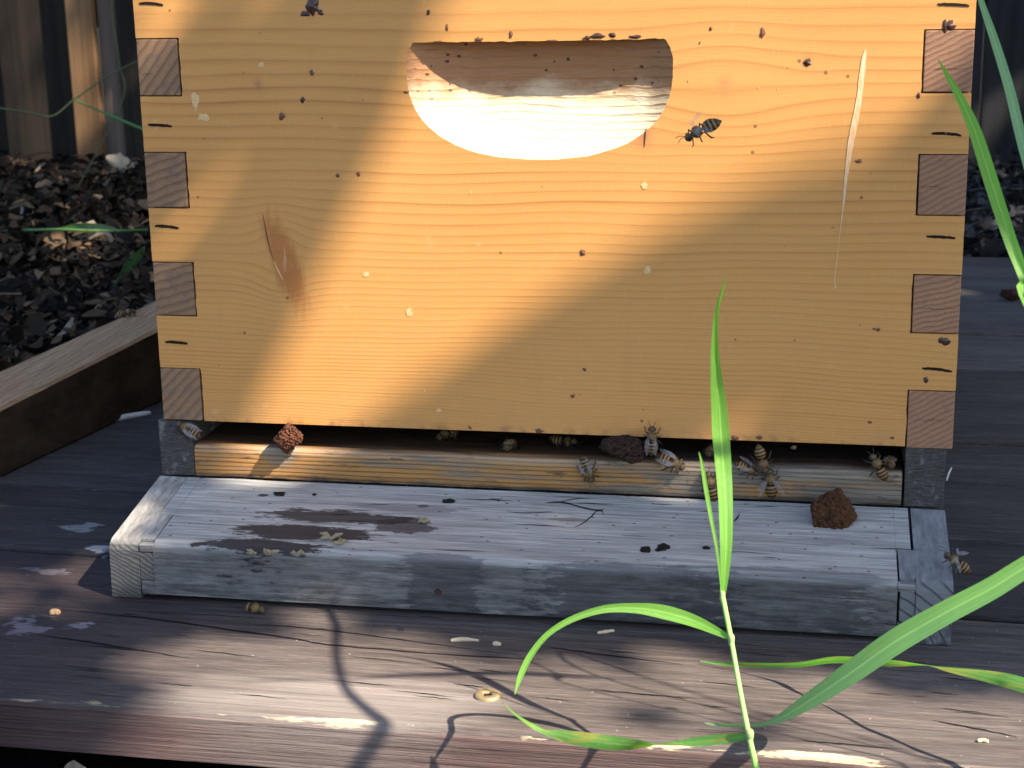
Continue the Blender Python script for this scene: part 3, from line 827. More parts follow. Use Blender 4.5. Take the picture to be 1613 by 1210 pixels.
bm = bmesh.new(); add_box(bm, (.0158, .0125, RB), (.3896, .40, -.0316)); obj('floor_board', bm, RAIL, bb)
# cracks in the ramp around the old knot
CRACK = plain('crack', (.02, .016, .015), .9, .1)
bm = RAMP
def ramp_pt(px, py, lift=.00025):
    d = ray(px, py); n = V((0, -.2, 1.0)); q = V((0, 0, -.0318 + lift))
    return CAM + d * ((q - CAM).dot(n) / d.dot(n))
def ramp_line(pts, n=18):
    q = catmull(pts, n); L = []; R = []
    for i, (px, py, wd) in enumerate(q):
        wd *= .75; jy = .8 * noise.noise(V((i * .8, px * .1, 0)))
        L.append(bm.verts.new(ramp_pt(px, py - wd / 2 + jy))); R.append(bm.verts.new(ramp_pt(px, py + wd / 2 + jy)))
    for i in range(n): bm.faces.new((R[i], R[i + 1], L[i + 1], L[i])).material_index = 1
ramp_line([(860, 792, 1), (885, 791, 3), (905, 796, 2.4), (925, 801, 3), (945, 804, 2.5), (952, 801, .8)])
ramp_line([(940, 804, 3), (930, 815, 3), (917, 825, 2), (905, 831, .6)])
ramp_line([(940, 806, .8), (947, 804, 4), (952, 812, .8)])
ramp_line([(800, 806, .6), (830, 808, 1.6), (870, 806, .6)])
ramp_line([(880, 791, .8), (905, 786, 1.6), (930, 785, .5)])
ramp_line([(1155, 822, .8), (1162, 815, 6), (1166, 806, .8)])
for _ in range(26):
    px, py = random.uniform(320, 1380), random.uniform(775, 905)
    ln = random.uniform(20, 90)
    ramp_line([(px, py, .3), (px + ln * .5, py + ln * .02 + random.uniform(-1, 1), random.uniform(.8, 1.5)), (px + ln, py + ln * .04, .3)], 10)
for a in ((1016, 866, 10, 5), (1045, 861, 10, 6), (1037, 866, 6, 3), (1112, 863, 7, 3), (440, 778, 10, 3.5), (707, 789, 10, 4), (495, 779, 4, 2), (690, 933, 6, 5)):
    pts = blob(0, 0, a[2], a[3], 14, .25)
    add_poly(bm, [ramp_pt(a[0] + x, a[1] + y, .0003) for x, y in pts], 1)
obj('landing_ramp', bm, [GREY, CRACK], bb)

# ------------------------------------------------------------------ fence behind
FENCE_B = None
def mat_fence(name, c0, c1):
    m = Mat(name, .8, .2)
    a = m.noise(m.scale((60, 60, 2.5)), 1.0, 4, .6); b = m.noise(m.scale((10, 10, 2)), 1.0, 3)
    c = m.mix(m.mr(a, .3, .7), c0, c1)
    c = m.mix(m.mr(b, .45, .7, 0, .6), c, tuple(q * .4 for q in c0))
    m.bump(a, .4, .003)
    return m.out(c)
FA = mat_fence('fence painted sun', (.14, .075, .035), (.26, .15, .075))  # sun stripe painted in as one bright orange board
FC = mat_fence('fence faded', (.07, .052, .042), (.14, .105, .085))
FD = mat_fence('fence painted shade', (.008, .006, .005), (.024, .017, .012))  # shade over the left boards painted in as near-black wood
FB = mat_fence('fence dark', (.008, .008, .0095), (.022, .022, .024))
fe = thing('wooden_fence', 'dark vertical board fence standing behind the leaf litter and hive', 'fence', (-.3, 2.08, GZ))
x = -2.1; i = 0
edges = [-2.1, -1.95, -1.80, -1.65, -1.50, -1.35, -1.22, -1.060, -1.004, -.962, -.80, -.655, -.51, -.36, -.21, -.06, .09, .24, .39, .535, .60, .745, .89, 1.04, 1.19, 1.34]  # narrow batten added where the sun stripe falls
for a, b in zip(edges[:-1], edges[1:]):
    yb = 2.08 - .09 * (a + .9)
    dy = {7: -.018, 6: 0.0, 8: .004}.get(i, .004 * ((i % 3) - 1))
    bm = bmesh.new()
    add_box(bm, (a + .0012, yb + dy, GZ - .03), (b - .0012, yb + dy + .02, 1.7 + .01 * (i % 3)), .003)
    obj('plank', bm, {7: FA, 8: FC}.get(i, FD if a < -.6 else FB), fe)
    i += 1
bm = bmesh.new()
for z in (.15, 1.35):
    add_prism(bm, [(-2.1, 2.215), (1.34, 1.905), (1.34, 1.945), (-2.1, 2.255)], 'z', z, z + .09)
obj('rail', bm, FB, fe)

# ------------------------------------------------------------------ leaf litter
m = Mat('leaf litter', .9, .15)
g = m.nt.nodes.new('ShaderNodeNewGeometry'); R = g.outputs['Random Per Island']
cc = m.ramp(R, [(0, (.005, .004, .0035)), (.35, (.022, .015, .009)), (.65, (.052, .033, .019)), (.86, (.10, .066, .040)), (.97, (.17, .12, .075)), (1, (.24, .20, .16))])
cc = m.mix(m.mr(m.noise(m.P, 160, 4), .35, .7, 0, .7), cc, m.mix(.65, cc, (.01, .008, .006)))
LITTER = m.out(cc)
m = Mat('leaf litter grey', .85, .2)
g = m.nt.nodes.new('ShaderNodeNewGeometry'); R = g.outputs['Random Per Island']
cc = m.ramp(R, [(0, (.006, .006, .007)), (.5, (.016, .016, .019)), (.85, (.038, .038, .042)), (1, (.085, .083, .085))])
LITTER_G = m.out(cc)
def litter_leaf(bm, c, L, wd, curl):
    a = random.uniform(0, 6.28); tilt = random.uniform(-.7, .7); roll = random.uniform(-.8, .8)
    R_ = Matrix.Rotation(a, 3, 'Z') @ Matrix.Rotation(tilt, 3, 'Y') @ Matrix.Rotation(roll, 3, 'X')
    rows = []
    for s in range(5):
        t = s / 4; wv = wd * math.sin(math.pi * (.12 + .8 * t)) * random.uniform(.75, 1.2)
        zc = curl * L * math.sin(t * 3.1) + random.uniform(-.05, .05) * L
        rows.append([bm.verts.new(c + R_ @ V(((t - .5) * L, k * wv * .5, zc + (abs(k) * curl * wd * random.uniform(.3, .9))))) for k in (-1, 0, 1)])
    for s in range(4):
        for k in range(2):
            f = bm.faces.new((rows[s][k], rows[s][k + 1], rows[s + 1][k + 1], rows[s + 1][k])); f.smooth = True
def litter(name, mat, regions, rise=.02):
    bm = bmesh.new()
    for x0, x1, y0, y1, n, smin, smax in regions:
        for _ in range(n):
            x, y = random.uniform(x0, x1), random.uniform(y0, y1)
            if -.21 < x - .14 * (y - .112) + .0 < -.165 and y < 1.0 and x > -.22: pass
            if y < 1.02 and x > -.225 + .14 * (y - .112) and y > -.188: continue
            yb = 2.08 - .09 * (x + .9)
            if y > yb - .015: continue
            h = .012 + .022 * (noise.noise(V((x * 5, y * 5, 1))) + .5)
            L = random.uniform(smin, smax)
            litter_leaf(bm, V((x, y, GZ + random.uniform(0, 1) * max(.004, h + rise))), L, L * random.uniform(.3, .7), random.uniform(-.25, .45))
            if rise > 0 and random.random() < .02:                  # twigs and stalks among the leaves
                q = V((x, y, GZ + h + rise)); a = random.uniform(0, 6.28); L = random.uniform(.02, .09)
                e = q + V((math.cos(a) * L, math.sin(a) * L, random.uniform(-.008, .02)))
                add_tube(bm, [q, (q + e) / 2 + V((random.uniform(-.006, .006), random.uniform(-.006, .006), .003)), e], [.0012, .001, .0006], 5)
    o = obj(name, bm, mat); o['kind'] = 'stuff'
    return o
litter('leaf_litter', LITTER, [(-1.3, -.18, .1, 1.2, 6500, .007, .030), (-1.6, .0, 1.1, 2.15, 6500, .010, .040)])
litter('leaf_litter', LITTER_G, [(.3, 1.2, 1.03, 2.0, 5200, .010, .035)], .05)
m = Mat('bark litter', .9, .15)
g = m.nt.nodes.new('ShaderNodeNewGeometry')
cc = m.ramp(g.outputs['Random Per Island'], [(0, (.04, .028, .020)), (.5, (.10, .07, .05)), (.85, (.20, .14, .09)), (1, (.34, .27, .19))])
litter('bark_litter', m.out(m.mix(m.mr(m.noise(m.P, 160, 4), .35, .7, 0, .6), cc, (.015, .011, .008))), [(-.30, .25, -.36, -.20, 1500, .008, .034)], -.004)
bm = bmesh.new()
c = at_z(193, 258, GZ + .03)
for (x, y, wd) in (): pass
def curled_leaf(px, py, z, L, name, label):
    c = at_z(px, py, z)
    t = thing(name, label, 'dry leaf', tuple(c))
    bm = bmesh.new(); rows = []
    A = (RIGHT * .82 + V((0, 0, -.35))).normalized(); B = V((.2, .3, .93)).normalized()
    for s in range(9):
        u = s / 8; wv = L * .55 * math.sin(math.pi * (.1 + .82 * u)) * (1 + .25 * noise.noise(V((u * 7, 1, 0))))
        rows.append([bm.verts.new(c + A * (u - .5) * L + B * (k * wv * .5 + .004 * noise.noise(V((u * 9, k * 3, 2)))) + V((0, -.006 * (1 - k * k), 0))) for k in (-1, -.5, 0, .5, 1)])
    for s in range(8):
        for k in range(4): bm.faces.new((rows[s][k], rows[s][k + 1], rows[s + 1][k + 1], rows[s + 1][k]))
    obj('blade', bm, plain('dry leaf', (.30, .24, .175), .8, .2, .3, 120), t, True)
curled_leaf(192, 258, GZ + .045, .055, 'dry_leaf', 'pale crumpled dry leaf lying against the foot of the fence')
curled_leaf(150, 372, GZ + .03, .06, 'dry_leaf', 'pale flat dry leaf lying in the litter under a green grass stem')

# ------------------------------------------------------------------ grass
def mat_grass(name, c0, c1, trans=.45, yellow=None):
    m = Mat(name, .38, .5)
    uvn = m.nt.nodes.new('ShaderNodeUVMap')
    sx = m.nt.nodes.new('ShaderNodeSeparateXYZ'); m.nt.links.new(uvn.outputs[0], sx.inputs[0])
    U, T = sx.outputs[0], sx.outputs[1]
    fib = m.noise(m.vec(m.op('MULTIPLY', U, 30.0), m.op('MULTIPLY', T, 2.2), 0.0), 1.0, 4, .7)
    c = m.mix(m.mr(fib, .3, .7), c0, c1)
    mid = m.mr(m.op('ABSOLUTE', m.op('SUBTRACT', U, .5)), .0, .06, .6, 0)
    c = m.mix(mid, c, tuple(min(1, q * 1.5 + .02) for q in c1))
    tn = m.noise(m.vec(m.op('MULTIPLY', U, 5.0), m.op('MULTIPLY', T, 22.0), 1.0), 1.0, 4)
    c = m.mix(m.mr(tn, .60, .70, 0, .55), c, m.mix(.5, c1, (.40, .42, .16)))
    spk = m.noise(m.vec(m.op('MULTIPLY', U, 14.0), m.op('MULTIPLY', T, 160.0), 3.0), 1.0, 2)
    c = m.mix(m.mr(spk, .68, .74, 0, .6), c, (.55, .62, .45))
    if yellow:
        n = m.noise(m.vec(m.op('MULTIPLY', U, 2.0), m.op('MULTIPLY', T, 9.0), 2.0), 1.0, 3)
        c = m.mix(m.mr(n, .52, .64, 0, .85), c, yellow)
        n = m.noise(m.vec(m.op('MULTIPLY', U, 3.0), m.op('MULTIPLY', T, 13.0), 7.0), 1.0, 3)
        c = m.mix(m.mr(n, .64, .70, 0, .8), c, (.42, .24, .06))
    m.set(m.b.inputs['Base Color'], c)
    m.bump(fib, .5, .0008)
    tr = m.nt.nodes.new('ShaderNodeBsdfTranslucent')
    m.nt.links.new(m.mix(1.0, c, (1.0, 1.25, .45), 'MULTIPLY'), tr.inputs[0])
    ms = m.nt.nodes.new('ShaderNodeMixShader'); ms.inputs[0].default_value = trans
    m.nt.links.new(m.b.outputs[0], ms.inputs[1]); m.nt.links.new(tr.outputs[0], ms.inputs[2])
    m.nt.links.new(ms.outputs[0], m.nt.nodes['Material Output'].inputs[0])
    return m.m
G1 = mat_grass('grass green', (.11, .34, .035), (.30, .60, .12), .5)
G2 = mat_grass('grass spotted', (.10, .28, .06), (.19, .42, .09), .45, (.40, .40, .08))
G3 = mat_grass('grass bluish', (.14, .32, .15), (.30, .50, .28), .35)
G4 = mat_grass('grass shaded', (.025, .075, .018), (.05, .12, .028))
def blade(parent, pts, mat, n=48, fold=.16, name='blade', label=None, twist0=0.0, face=None):
    """pts: (point, width in photo px, twist)"""
    bm = bmesh.new(); uv = bm.loops.layers.uv.new('uv')
    data = [(*p, wd * mpp(V(p)), tw) for p, wd, tw in pts]
    q = catmull(data, n)
    C = [V(a[:3]) for a in q]
    rows = []; prev = None
    for i, a in enumerate(q):
        T = (C[min(i + 1, n)] - C[max(i - 1, 0)]).normalized()
        view = face or (CAM - C[i]).normalized()
        wdir = T.cross(view).normalized()
        nrm = wdir.cross(T).normalized()
        if nrm.dot(view) < 0: nrm = -nrm
        R_ = Matrix.Rotation(a[4] + twist0, 3, T)
        wdir = R_ @ wdir; nrm = R_ @ nrm
        wd = max(a[3], .00015)
        rows.append([bm.verts.new(C[i] + wdir * wd * (u - .5) + nrm * (-fold * wd * (1 - abs(2 * u - 1)) + .03 * wd * noise.noise(V((i * .3, u * 3, wd))))) for u in (0, .25, .5, .75, 1)])
    for i in range(n):
        for k in range(4):
            f = bm.faces.new((rows[i][k], rows[i][k + 1], rows[i + 1][k + 1], rows[i + 1][k])); f.smooth = True
            for lp, (uu, vv) in zip(f.loops, ((k / 4, i / n), ((k + 1) / 4, i / n), ((k + 1) / 4, (i + 1) / n), (k / 4, (i + 1) / n))): lp[uv].uv = (uu, vv)
    o = obj(name, bm, mat, parent)
    if label: o['label'] = label
    return o
def stem(parent, pts, rads, mat, name='stem'):
    bm = bmesh.new()
    q = catmull([(*p, r * mpp(V(p)) * .5) for p, r in zip(pts, rads)], 40)
    add_tube(bm, [a[:3] for a in q], [a[3] for a in q], 8)
    return obj(name, bm, mat, parent)
GSTEM = plain('grass stem', (.26, .52, .11), .4, .45, .2, 300)
A = lambda x, y, Y: tuple(at_y(x, y, Y))
# the sunlit stalk in front of the landing ramp
gr = thing('grass_plant', 'sunlit bright green grass stalk with long blades standing before the landing ramp', 'grass', tuple(V((A(1215, 1340, -.248)[0], -.248, GZ))))
stem(gr, [A(1222, 1400, -.25), A(1205, 1290, -.246), A(1192, 1215, -.242), A(1180, 1160, -.237), A(1166, 1090, -.226), A(1152, 1010, -.213), A(1138, 938, -.20)], [10, 10, 10, 9, 8, 8, 8], GSTEM)
NODE = plain('grass node', (.26, .36, .14), .5, .4)
for px, py, Y, r in ((1181, 1158, -.2372, 7.5), (1152, 1008, -.213, 6), (1138, 940, -.2, 5)):
    bm = bmesh.new(); c = V(A(px, py, Y)); s = mpp(c)
    add_tube(bm, [c + V((0, 0, -.0022)), c + V((0, 0, -.001)), c + V((0, 0, .001)), c + V((0, 0, .0022))], [r * s * .6, r * s * .9, r * s * .9, r * s * .6], 8)
    obj('node', bm, NODE, gr)
MAIN = [(1138, 942, -.2, 8, 0), (1142, 900, -.199, 14, .1), (1144, 850, -.197, 20, .15), (1143, 790, -.192, 23, .15), (1140, 740, -.187, 25, .1), (1136, 690, -.184, 27, .0), (1133, 645, -.183, 25, -.1), (1129, 600, -.184, 19, -.1), (1126, 550, -.187, 12, 0), (1128, 500, -.191, 7, 0), (1134, 470, -.194, 5, 0), (1144, 438, -.198, 1, 0)]
blade(gr, [(A(a, b, c), d, e) for a, b, c, d, e in MAIN], G1, 64, .12)
blade(gr, [(A(a, b, c), d, e) for a, b, c, d, e in ((1137, 930, -.2005, 3, 0), (1130, 870, -.199, 4.5, 0), (1121, 820, -.197, 6, 0), (1112, 770, -.195, 7, 0), (1106, 732, -.194, 5, 0), (1101, 712, -.194, 1, 0))], G1, 30, .1)
ARCH = [(1151, 1006, -.213, 7, 0), (1128, 994, -.208, 13, .1), (1090, 977, -.203, 20, .15), (1045, 964, -.20, 22, .1), (1000, 958, -.198, 16, 0), (950, 960, -.197, 12, 0), (900, 976, -.197, 10, .1), (862, 1000, -.198, 9, .1), (836, 1032, -.2, 10, .1), (820, 1065, -.203, 9, 0), (811, 1094, -.206, 1, 0)]
blade(gr, [(A(a, b, c), d, e) for a, b, c, d, e in ARCH], G1, 56, .14)
LOW = [(1180, 1159, -.2372, 9, 0), (1150, 1163, -.233, 15, .2), (1100, 1168, -.228, 16, .3), (1052, 1171, -.224, 8, 1.0), (1015, 1172, -.221, 17, 2.2), (970, 1171, -.218, 23, 2.8), (920, 1165, -.215, 23, 3.0), (885, 1159, -.212, 18, 3.1), (858, 1153, -.21, 9, 3.6), (835, 1141, -.208, 14, 4.2), (810, 1124, -.205, 13, 4.5), (795, 1110, -.203, 7, 4.6), (784, 1100, -.202, 1, 4.7)]
blade(gr, [(A(a, b, c), d, e) for a, b, c, d, e in LOW], G2, 70, .12, label='low twisted blade with yellow spots')
# the plant at the lower right, rooted outside the picture
gp = thing('grass_plant', 'broad bluish green grass blades reaching in over the deck at lower right', 'grass', (.62, -.34, GZ))
tipz = at_z(1200, 1143, DZ + .0012)
BIG = [((A(1110, 1139, -.172)), 1, .0), (A(1135, 1142, -.172), 8, .9), (A(1165, 1143, -.172), 11, 1.1), (A(1200, 1142, -.173), 9, .9), (A(1232, 1130, -.176), 15, .3), (A(1275, 1104, -.184), 25, .1), (A(1340, 1060, -.197), 34, 0), (A(1410, 1011, -.212), 38, 0), (A(1490, 965, -.23), 36, 0), (A(1560, 928, -.248), 34, 0), (A(1640, 880, -.268), 32, 0), (A(1760, 830, -.295), 28, .0), (A(1900, 900, -.315), 20, 0)]
blade(gp, BIG + [((.60, -.335, -.05), 12, 0), ((.615, -.34, GZ), 9, 0)], G3, 80, .1)
HOR = [((.298, -.107, DZ + .002), 2, 0), ((.312, -.111, -.0725), 7, .3), ((.340, -.123, -.0655), 11, .8), ((.358, -.136, -.056), 12, .5), ((.379, -.153, -.0485), 11, .2), ((.392, -.164, -.0435), 6, 1.4), ((.402, -.174, -.0405), 11, 2.5), ((.416, -.184, -.038), 20, 2.9), ((.427, -.193, -.0365), 24, 3.0), ((.46, -.215, -.036), 24, 3.1), ((.52, -.26, -.05), 18, 3.1), ((.59, -.33, -.09), 12, 3.1), ((.61, -.34, GZ), 8, 3.1)]
blade(gp, HOR, G2, 80, .12, label='thin twisted blade with yellow and brown spots')
# the two blades at the upper right edge
gu = thing('grass_plant', 'two slender green grass blades leaning in at the upper right beside the hive', 'grass', (.55, -.236, GZ))
blade(gu, [(A(1477, 93, -0.180), 1, 0), (A(1492, 118, -0.181), 7, 0), (A(1514, 158, -0.183), 14, 0), (A(1535, 205, -0.187), 19, .1), (A(1553, 260, -0.192), 22, .15), (A(1572, 320, -0.197), 22, .2), (A(1592, 380, -0.203), 20, .2), (A(1615, 440, -0.210), 18, .2), (A(1660, 560, -0.220), 15, .2), ((.535, -.235, -.09), 12, 0), ((.54, -.238, GZ), 8, 0)], G1, 60, .16)
blade(gu, [(A(1520, -80, -0.150), 6, 0), (A(1545, 0, -0.152), 9, 0), (A(1567, 65, -0.155), 13, 0), (A(1590, 140, -0.160), 15, 0), (A(1608, 215, -0.165), 16, 0), (A(1640, 340, -0.180), 15, 0), (A(1690, 560, -0.210), 12, 0), ((.56, -.235, GZ), 8, 0)], G3, 60, .16)
# unseen grass added beyond the right edge to throw shadows across the front board
gc = thing('grass_plant', 'unseen tall green grass added right of the deck to cast blade shadows', 'grass', (.72, -.40, GZ))
def cast(px, py, t, z=DZ): return tuple(V(at_z(px, py, z)) + SUN * t)
blade(gc, [(cast(368, 1074, .50), 1, 0), (cast(450, 1071, .5), 8, 0), (cast(540, 1069, .5), 6, 0), (cast(640, 1064, .5), 20, 0), (cast(760, 1061, .5), 26, 0), (cast(860, 1063, .5), 24, 0), (cast(960, 1068, .5), 12, 0), (cast(1060, 1074, .5), 3, 0)], G1, 40, .05, face=SUN)
blade(gc, [(cast(520, 940, .48, -.0705), 14, 0), (cast(527, 985, .48), 18, 0), (cast(531, 1040, .48), 20, 0), (cast(545, 1085, .48), 26, 0), (cast(575, 1115, .48), 32, 0), (cast(603, 1138, .48), 40, 0), (cast(640, 1185, .48), 44, 0), (cast(690, 1230, .48), 40, 0), (cast(800, 1330, .50), 30, 0), ((.70, -.40, .05), 12, 0), ((.71, -.40, GZ), 9, 0)], G1, 60, .05, face=SUN)
stem(gc, [cast(700, 962, .40), cast(768, 985, .40), cast(900, 1030, .41), cast(1040, 1075, .42), cast(1170, 1115, .43), cast(1260, 1138, .44), cast(1470, 1200, .46), (.74, -.40, .05), (.72, -.40, GZ)], [3, 7, 8, 8, 8, 8, 8, 6, 8], GSTEM)
# sprigs in the shade behind the curb
gs = thing('grass_sprig', 'small dark green grass sprig lying over the leaf litter left of the hive', 'grass', tuple(at_z(20, 366, GZ)))
stem(gs, [at_z(-40, 370, GZ + .03), at_z(20, 364, GZ + .035), at_z(90, 362, GZ + .05), at_z(160, 364, GZ + .05), at_z(232, 362, GZ + .05)], [3, 5, 5, 4, 4], plain('sprig stem', (.05, .13, .03), .5, .3))
blade(gs, [(at_z(228, 388, GZ + .05), 3, 0), (at_z(218, 402, GZ + .045), 13, 0), (at_z(203, 420, GZ + .04), 15, 0), (at_z(190, 435, GZ + .035), 7, 0), (at_z(176, 454, GZ + .03), 2, 0)], G4, 24, .1)
blade(gs, [(at_z(90, 362, GZ + .05), 4, 0), (at_z(125, 356, GZ + .055), 9, 0), (at_z(165, 358, GZ + .06), 8, 0), (at_z(190, 364, GZ + .06), 2, 0)], G4, 24, .1)
gt = thing('grass_sprig', 'thin bare grass stems crossing in front of the fence boards', 'grass', tuple(at_z(120, 300, GZ)))
sg = plain('dry stem', (.075, .085, .035), .6, .3)
F = lambda x, y: tuple(at_y(x, y, 1.55))
stem(gt, [F(-20, 168), F(40, 176), F(82, 183), F(118, 156), F(170, 120), F(225, 92)], [3, 3, 3, 3, 2.5, 2], sg)
stem(gt, [F(118, 157), F(150, 172), F(185, 187), F(240, 210)], [3, 3, 5, 4], plain('green stem', (.05, .16, .05), .5, .3))
stem(gt, [F(180, -20), F(176, 20), F(188, 100), F(192, 160), F(120, 300)], [3, 3, 2, 2, 2], sg)

# ------------------------------------------------------------------ bees
m = Mat('bee', .55, .35)
x = m.X
fz = m.noise(m.P, 2600, 3)
xs = m.op('ADD', x, m.op('MULTIPLY', m.op('SUBTRACT', fz, .5), .0004))
st = m.op('FRACT', m.op('MULTIPLY', m.op('ADD', xs, .02), 1 / .00165))
ab = m.mix(m.ramp(st, [(0, 0), (.36, 0), (.46, 1), (.86, 1), (.96, 0)]), (.22, .118, .036), (.012, .008, .006))
tail = m.mr(xs, -.0052, -.0066)
ab = m.mix(m.op('MULTIPLY', tail, .75), ab, (.03, .02, .013))
th = m.mix(m.mr(fz, .35, .7), (.085, .05, .02), (.21, .13, .055))
hd = m.mix(m.mr(fz, .35, .7), (.03, .022, .015), (.15, .10, .05))
cc = m.mix(m.mr(xs, -.0007, -.0003), ab, th)
# MapRange with from_min<from_max keeps order: 0 abdomen, 1 thorax
cc = m.mix(m.mr(xs, .0040, .0043), cc, hd)
BEE = m.out(cc)
BEE_DK = plain('bee dark parts', (.018, .012, .009), .3, .5)
BEE_HAIR = plain('bee hair', (.34, .23, .10), .7, .2, .3, 3000)
m = Mat('bee wing', .25, .5)
tr = m.nt.nodes.new('ShaderNodeBsdfTransparent')
ms = m.nt.nodes.new('ShaderNodeMixShader')
vn = m.vor(m.scale((1, 1, .01)), 620, 'Distance', 'DISTANCE_TO_EDGE')
m.set(ms.inputs[0], m.mr(vn, .02, .06, .48, .20))
m.set(m.b.inputs['Base Color'], m.mix(m.mr(vn, .02, .06), (.20, .14, .09), (.42, .42, .46)))
m.nt.links.new(tr.outputs[0], ms.inputs[1]); m.nt.links.new(m.b.outputs[0], ms.inputs[2])
m.nt.links.new(ms.outputs[0], m.nt.nodes['Material Output'].inputs[0])
WING = m.m
def make_bee(label, pos, head, back, size=1.0, curl=.25, spread=.25, group='honey bees', wings=True, legup=False, stretch=1.0, lift=.0024):
    head = V(head).normalized(); back = V(back); back = (back - head * back.dot(head)).normalized()
    side = back.cross(head)
    t = thing('honey_bee', label, 'bee', tuple(V(pos) + back * lift), group)
    R_ = Matrix((head, side, back)).transposed()
    t.rotation_euler = R_.to_euler(); t.scale = (size * 1.08,) * 3
    bm = bmesh.new()
    prof = [(.0068, .0003), (.0065, .0010), (.0058, .0015), (.0050, .0016), (.0044, .0011), (.0041, .0007), (.0038, .0012), (.0030, .0021), (.0021, .0024), (.0011, .0022), (.0003, .0013), (-.0003, .0006), (-.0008, .0014), (-.0016, .0022), (-.0028, .0026), (-.0042, .0025), (-.0056, .0020), (-.0068, .0012), (-.0076, .0004), (-.0079, .0001)]
    q = catmull(prof, 60); seg = 18; rings = []
    for (x_, r) in q:
        zo = 0.0
        if x_ < 0: zo = -curl * 60 * x_ * x_
        zo += -.0006 if x_ > .0043 else 0
        xx = x_ * (stretch if x_ < 0 else 1)
        rr = r * (1 + (.03 * math.sin((x_ + .02) / .00165 * 2 * math.pi) if x_ < -.001 else 0))
        rings.append([bm.verts.new((xx, rr * math.cos(2 * math.pi * k / seg) * (1.12 if x_ > .0043 else 1), zo + rr * math.sin(2 * math.pi * k / seg) * .92)) for k in range(seg)])
    for i in range(len(rings) - 1):
        for k in range(seg):
            f = bm.faces.new((rings[i][k], rings[i][(k + 1) % seg], rings[i + 1][(k + 1) % seg], rings[i + 1][k])); f.smooth = True
    bm.faces.new(rings[0]); bm.faces.new(rings[-1])
    for s in (-1, 1):                                  # compound eyes
        r = bmesh.ops.create_icosphere(bm, subdivisions=2, radius=1.0)
        for v in r['verts']:
            v.co = V((v.co.x * .00072 + .0054, v.co.y * .00048 + s * .00142, v.co.z * .00105 - .0003))
            for f in v.link_faces: f.material_index = 1; f.smooth = True
        add_tube(bm, [(.0064, s * .0004, .0002), (.0078, s * .0009, .0010), (.0083, s * .0012, .0010), (.0098, s * .0019, .0004)], [.00013, .00012, .00014, .00012], 5, 1)
        for li, (x0, dx, ln) in enumerate(((.0030, .0022, .0030), (.0020, -.0002, .0034), (.0010, -.0028, .0042))):
            zf = -.0024 if not legup else .0005
            kz = .0006 if not legup else -.0025
            kn = (x0 + dx * .5, s * (.0016 + ln * .45), kz)
            ft = (x0 + dx, s * (.0014 + ln * .72), zf)
            ts = (x0 + dx * 1.35, s * (.0014 + ln * .85), zf + (-.0001 if not legup else -.0005))
            add_tube(bm, [(x0, s * .0010, -.0012), kn, ft, ts], [.00030, .00030, .00024 if li < 2 else .00036, .00012], 6, 1)
    rnd = random.Random(hash(label) % 1000 if False else len(label) * 7)
    for _ in range(420):                               # fur on thorax, head and the abdomen bands
        x_ = rnd.choice([rnd.uniform(0, .0040), rnd.uniform(0, .004), rnd.uniform(.0042, .0062), rnd.uniform(-.0055, -.0005)])
        a = rnd.uniform(0, 6.283)
        r = 0
        for i in range(len(prof) - 1):
            if prof[i + 1][0] <= x_ <= prof[i][0]:
                u = (prof[i][0] - x_) / (prof[i][0] - prof[i + 1][0]); r = prof[i][1] + (prof[i + 1][1] - prof[i][1]) * u
        ln = rnd.uniform(.0005, .0010) * (1 if x_ > 0 else .45)
        zo = -curl * 60 * x_ * x_ if x_ < 0 else (-.0006 if x_ > .0043 else 0)
        nrm = V((rnd.uniform(-.5, .3), math.cos(a), math.sin(a)))
        b = V((x_ * (stretch if x_ < 0 else 1), math.cos(a) * r * .97, zo + math.sin(a) * r * .9))
        tg = V((1, 0, 0)).cross(nrm).normalized() * .00006
        f = bm.faces.new((bm.verts.new(b - tg), bm.verts.new(b + tg), bm.verts.new(b + nrm * ln))); f.material_index = 2
    obj('body', bm, [BEE, BEE_DK, BEE_HAIR], t, local=True)
    if wings:
        for s in (-1, 1):
            bm = bmesh.new()
            for (ln, wd, a, zz) in ((.0092, .0030, spread, .0021), (.0064, .0022, spread * 1.5 + .12, .0018)):
                out = []
                for k in range(15):
                    u = k / 14; out.append((u, .5 * wd * math.sin(math.pi * min(1, u ** .75)) ** .8))
                for k in range(13, 0, -1):
                    u = k / 14; out.append((u, -.32 * wd * math.sin(math.pi * min(1, u ** 1.1)) ** .8))
                ca, sa = math.cos(a), math.sin(a)
                pts = []
                for u, v_ in out:
                    lx = -u * ln; lyy = v_
                    X_ = lx * ca - lyy * sa * 0 + 0; 
                    px_ = .0018 + lx * ca + lyy * sa; py_ = s * (.0012 - lx * sa + lyy * ca)
                    pts.append((px_, py_, zz + .0004 + u * .0007 - u * u * .0012))
                add_poly(bm, pts)
            obj('wing', bm, WING, t, local=True)
    return t
NB = V((0, -1, 0))
RU = RIGHT; UP = V((0, 0, 1))
def face_dir(dx, dy): return V((dx, 0, -dy))           # picture direction on an upright surface
make_bee('honey bee clinging under the box corner on the left rail end', at_y(297, 677, .0004), face_dir(-1, -.55), (-.1, -.8, .55), 1.0, .3, .12)
make_bee('dim honey bee crouching on the entrance sill midway between two lava rocks', at_z(803, 706, -.0128) , (-.1, -.9, .1), (0, 0, 1), .95, .2, .1)
make_bee('honey bee on its back with legs up beside the dark lava rock', at_z(890, 702, -.0128), (1, -.2, .0), (.1, .35, -.9), 1.0, .35, .1, wings=False, legup=True, lift=-.0030)
make_bee('honey bee crawling head down over the sill edge left of the dark rock', at_y(926, 738, .0), face_dir(.35, 1), (-.12, -1, .3), 1.0, .2, .1)
